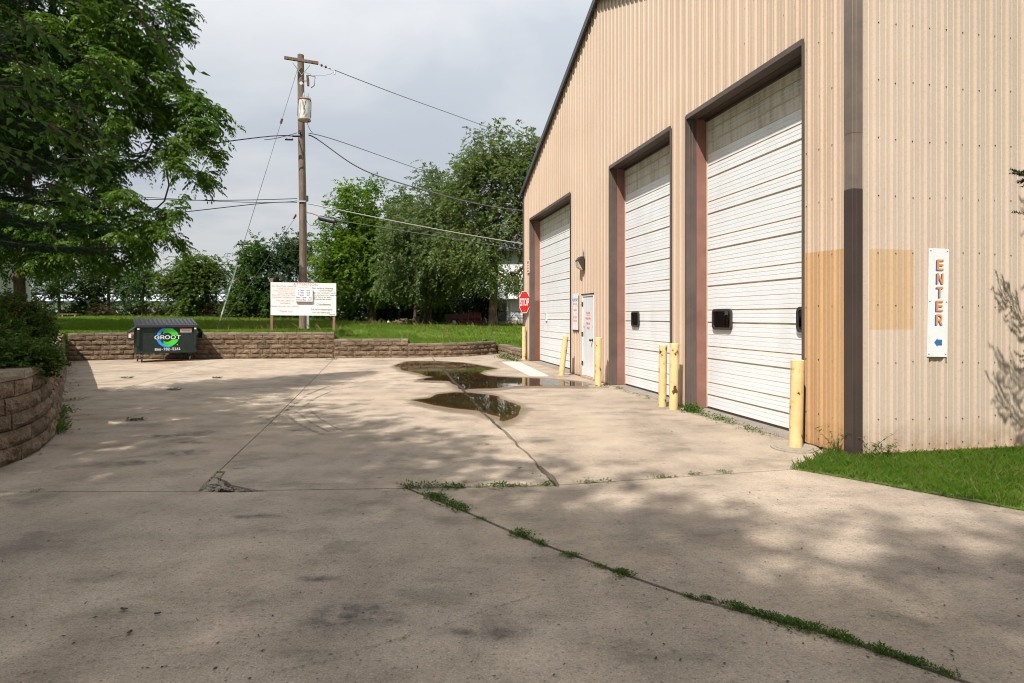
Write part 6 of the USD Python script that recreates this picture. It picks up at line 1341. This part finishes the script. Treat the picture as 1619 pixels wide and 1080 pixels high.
sd2 = 180; st = thing("steeple", "tiny red-brown steeple showing between trees left of the guy wire", "steeple"); cx_, cz_ = kx(381, sd2), kz(440, sd2)
obj("spire", MB().tube([(cx_, sd2, cz_), (cx_, sd2, cz_ + 3.0)], [.75, .05], 4), STEEPLE, st); obj("tower", MB().box((cx_, sd2, (cz_ + 1) / 2), (1.0, 1.0, cz_ - 1)), STEEPLE, st)
# red trailer
td_ = 36.6; ut = thing("utility_trailer", "old maroon utility trailer parked under the elms", "trailer"); tz = float(lawn_z(-2.8, td_)); ux = lambda px: kx(px, td_); uz = lambda py: kz(py, td_)
sb_ = MB().add([(ux(702.5), td_, uz(497)), (ux(740), td_, uz(496)), (ux(740), td_, uz(504)), (ux(705.5), td_, uz(504)), (ux(702.5), td_ + .04, uz(497)), (ux(740), td_ + .04, uz(496)), (ux(740), td_ + .04, uz(504)), (ux(705.5), td_ + .04, uz(504))], [(0, 3, 2, 1), (4, 5, 6, 7), (0, 1, 5, 4), (1, 2, 6, 5), (2, 3, 7, 6), (3, 0, 4, 7)])
obj("side_board", sb_, TRAILER, ut); v = np.array(sb_.get().vertices) + [0, 1.5, 0]; obj("side_board", (v, np.array(sb_.get().faces)), TRAILER, ut)
obj("bed", MB().box(((ux(705) + ux(760)) / 2, td_ + .77, uz(504.5)), (ux(760) - ux(705), 1.5, .07)), TRAILER, ut)
obj("frame", MB().box(((ux(705) + ux(760)) / 2, td_ + .02, uz(508.5)), (ux(760) - ux(706), .08, .16)).box((ux(706), td_ + .02, uz(506.5)), (.10, .10, .22)), TRAILER, ut)
gt = MB()
for px in (741, 750.5, 760): gt.box((ux(px), td_, (uz(494.5) + uz(511)) / 2), (.045, .05, uz(494.5) - uz(511)))
for py in (495, 503, 511): gt.box(((ux(741) + ux(760)) / 2, td_, uz(py)), (ux(760) - ux(741), .04, .04))
obj("gate_frame", gt, TRAILERLINE, ut); obj("gate_panel", MB().box(((ux(741) + ux(760)) / 2, td_ + .03, (uz(497) + uz(510)) / 2), (ux(760) - ux(742), .02, uz(497) - uz(510))), TRAILER, ut)
for yy_ in (td_ - .06, td_ + 1.5):
    wz = tz + .19; wq = obj("wheel", MB().tube([(ux(718), yy_, wz), (ux(718), yy_ + .16, wz)], .195, 18), RUBBER, ut); obj("rim", MB().tube([(ux(718), yy_ - .02, wz), (ux(718), yy_ + .10, wz)], .105, 14), TRIMWHITE, wq)
obj("tail_lamp", MB().box(((ux(745) + ux(760)) / 2, td_ - .03, uz(512)), (ux(759) - ux(746), .03, .05)), TRAILERLINE, ut); obj("drawbar", MB().tube([(ux(760), td_ + .7, uz(510)), (ux(773), td_ + .7, uz(513))], .04, 6), TRAILER, ut); obj("jack", MB().tube([(ux(744), td_ + .1, uz(511)), (ux(744), td_ + .1, tz)], .05, 6), TRAILER, ut)
# covered grill, barrel, bucket, brush pile, low bench
gx, gd = kx(765.5, 36), 36.0; gz_ = float(lawn_z(gx, gd)); gc = thing("covered_grill", "round black covered grill between red trailer and elm trunk", "grill")
obj("cover", MB().tube([(gx, gd, gz_ + z) for z in (0.03, .15, .3, .42, .48)], [.15, .17, .16, .10, .02], 14), COVERMAT, gc, smooth=50); obj("tag", MB().box((gx - .02, gd - .17, gz_ + .14), (.04, .02, .05)), TRIMWHITE, gc); obj("foot_board", MB().box((gx + .08, gd - .2, gz_ + .03), (.22, .05, .04)), TRIMWHITE, gc)
bx_, bd2 = kx(665, 39.5), 39.5; bz_ = float(lawn_z(bx_, bd2)); bl_ = thing("burn_barrel", "dark rusty barrel beside the leaning elm", "barrel"); obj("drum", MB().tube([(bx_, bd2, bz_ + z) for z in (0, .02, .2, .22, .24, .42, .44)], [.18, .19, .19, .20, .19, .19, .185], 18), BARREL, bl_, smooth=35)
wb2 = thing("bucket", "small white upturned bucket at the left of the brush pile", "bucket"); q = np.array([kx(614, 38.5), 38.5]); z_ = float(lawn_z(*q)); obj("pail", MB().tube([(*q, z_ + a) for a in (0, .02, .14, .16)], [.085, .09, .07, .04], 14), TRIMWHITE, wb2, smooth=40)
bp = thing("brush_pile", "low pile of cut sticks and firewood under the elms", "brush pile"); r_ = np.random.default_rng(300)
for k in range(110):
    px = 619 + 42 * r_.random(); x = kx(px, 38.5) ; y = 38.5 + r_.normal(0, .35); hmax = .30 * math.sin(math.pi * (px - 616) / 48); z = float(lawn_z(x, y)) + r_.uniform(0, max(hmax, .03)); a = r_.uniform(0, 3.14); L = r_.uniform(.15, .5); tl = r_.normal(0, .22)
    dv = np.array([math.cos(a), math.sin(a) * .6, tl]) * L / 2; obj("stick", MB().tube([np.array([x, y, z]) - dv, np.array([x, y, z]) + dv], r_.uniform(.012, .035), 5), DEADWOOD, bp)
be = thing("low_bench", "low weathered plank bench at the far lawn edge left", "bench"); x = kx(110, 42.5); z_ = float(lawn_z(x, 42.5)); obj("plank", MB().box((x, 42.5, z_ + .20), (1.15, .25, .05), None, .006), DEADWOOD, be)
for dx in (-.42, .42): obj("leg", MB().box((x + dx, 42.5, z_ + .085), (.10, .2, .19)), DEADWOOD, be)

# litter on the slab
L_LITTER = leaf("fallen_green_leaf", (.04, .085, .012), (.11, .14, .03), .2, 3.0, .05); L_DEAD = paint("dead_leaf_brown", (.055, .030, .018), rough=.8, var=.4, scale=40); L_YEL = leaf("fallen_yellow_leaf", (.35, .22, .03), (.42, .30, .06), .2, 3.0, .05)
def curled(xy, s, seed):
    r = np.random.default_rng(seed); g_ = np.linspace(-1, 1, 5); u, v = np.meshgrid(g_, g_, indexing="ij"); m = (1 - .55 * np.abs(u) ** 1.5); p = np.stack([u * s, v * m * s * .6, s * (.28 * v * v * r.uniform(.5, 1.4) + .22 * u * u * r.uniform(.3, 1.4)) + .004], -1).reshape(-1, 3) @ rotm([0, 0, 1], r.uniform(0, 6.28)).T
    f = []; 
    for i in range(4):
        for j in range(4): a = i * 5 + j; f += [(a, a + 5, a + 6), (a, a + 6, a + 1)]
    return p + [xy[0], xy[1], .004], np.array(f)
for k, (px, py, s, lab) in enumerate([(196, 966, .022, "largest dark curled leaf low at the left of the slab"), (249, 973, .016, "middle of three dark curled leaves low left"), (205, 1003, .019, "lowest of three dark curled leaves low left"), (316, 824, .010, "tiny dark leaf speck left of the broken slab corner"), (574, 814, .011, "dark leaf speck above the sunlit dapple in mid yard")]):
    obj("dead_leaf", curled(G(px, py), s, 400 + k), L_DEAD, label=lab, cat="dead leaf")
def sprig(px, py, seed, lab, m=L_LITTER, L=.30):
    r = np.random.default_rng(seed); g_ = G(px, py); a = r.uniform(-.3, .3); n = 13; q = np.linspace(0, 1, n); p = np.c_[g_[0] + np.cos(a) * L * (q - .5), g_[1] + np.sin(a) * L * (q - .5), np.full(n, .012)]
    c = np.repeat(p, 2, 0) + [0, 0, .004]; d = np.c_[r.normal(0, .4, (2 * n, 1)) + .4, np.where(np.arange(2 * n) % 2, 1, -1)[:, None] * r.uniform(.6, 1, (2 * n, 1)), r.uniform(.0, .4, (2 * n, 1))]
    t = thing("fallen_sprig", lab, "leaf sprig"); obj("stalk", MB().tube(p, .004, 4), L_DEAD, t); obj("leaflets", rhombs(c, d, UP + r.normal(0, .3, c.shape), .085, .035), m, t)
for k, (px, py, lab) in enumerate([(200, 598, "fallen green sprig nearest the dumpster's left end"), (342, 598, "fallen green sprig on the sunlit slab right of the dumpster"), (275, 617, "fallen green sprig below the dumpster on the shade's edge"), (214, 665, "fallen green sprig in the shade at the left of the yard"), (524, 568.5, "dead sprig at the foot of the back wall on the slab joint"), (120, 569.8, "clump of fallen leaves in the far left corner")]): sprig(px, py, 420 + k, lab, L=.26 if k < 4 else .4)
for k, (px, py, lab) in enumerate([(64, 719, "yellow fallen leaf at the foot of the curved wall"), (770, 703, "yellow-green leaf on the sunlit slab left of the wide crack"), (735, 763, "pale straw leaf on the cross joint"), (640, 1009, "small pale pebble-like leaf low in the yard")]): obj("fallen_leaf", curled(G(px, py), .03 if k < 3 else .012, 440 + k), L_YEL, label=lab, cat="fallen leaf")
r_ = np.random.default_rng(449); pw = max(getattr(pud, "geoms", [pud]), key=lambda g: g.area); fl = []
for g_ in getattr(pud, "geoms", [pud]):
    for k in range(int(14 * g_.area)):
        q = r_.uniform(g_.bounds[:2], g_.bounds[2:])
        if g_.contains(Point(q)): fl.append(q)
c = np.c_[np.array(fl), np.full(len(fl), .012)]
obj("floating_leaves", rhombs(c, np.c_[r_.normal(size=(len(c), 2)), np.zeros(len(c))], UP + r_.normal(0, .08, c.shape), r_.uniform(.03, .06, len(c)), r_.uniform(.014, .03, len(c))), L_YEL, None, kind="stuff", label="small yellowish leaves floating on the puddles", cat="leaves")
r_ = np.random.default_rng(450); pts = []
for k in range(300):
    py = 530 + 550 * r_.random() ** .9; px = 1619 * r_.random()
    if py < 575: continue
    g_ = G(px, py)
    if yard.buffer(-.3).contains(Point(g_)) and not (C0[0] - g_[0]) * E[0] + (C0[1] - g_[1]) * E[1] < .1: pts.append(g_)
pts = np.array(pts); c = np.c_[pts, np.full(len(pts), .005)]
obj("litter", rhombs(c, np.c_[r_.normal(size=(len(c), 2)), r_.uniform(0, .25, len(c))], UP + r_.normal(0, .3, c.shape), r_.uniform(.012, .03, len(c)), r_.uniform(.006, .014, len(c))), L_DEAD, None, kind="stuff", label="tiny dark specks of leaf litter scattered over the slab", cat="litter")
r2 = np.random.default_rng(451); l = LineString(left_path[7:]); q = np.array([l.interpolate(s_).coords[0] for s_ in r2.uniform(2, l.length, 420)]); q = q + np.abs(r2.normal(0, .16, (len(q), 1))) * np.array([[.8125, .583]]); c = np.c_[q, np.full(len(q), .008)]
obj("litter", rhombs(c, np.c_[r2.normal(size=(len(c), 2)), r2.uniform(0, .3, len(c))], UP + r2.normal(0, .3, c.shape), r2.uniform(.025, .06, len(c)), r2.uniform(.012, .028, len(c))), paint("brown_litter", (.15, .085, .045), rough=.9, var=.5, scale=30), None, kind="stuff", label="brown leaf litter along the foot of the curved wall", cat="litter")
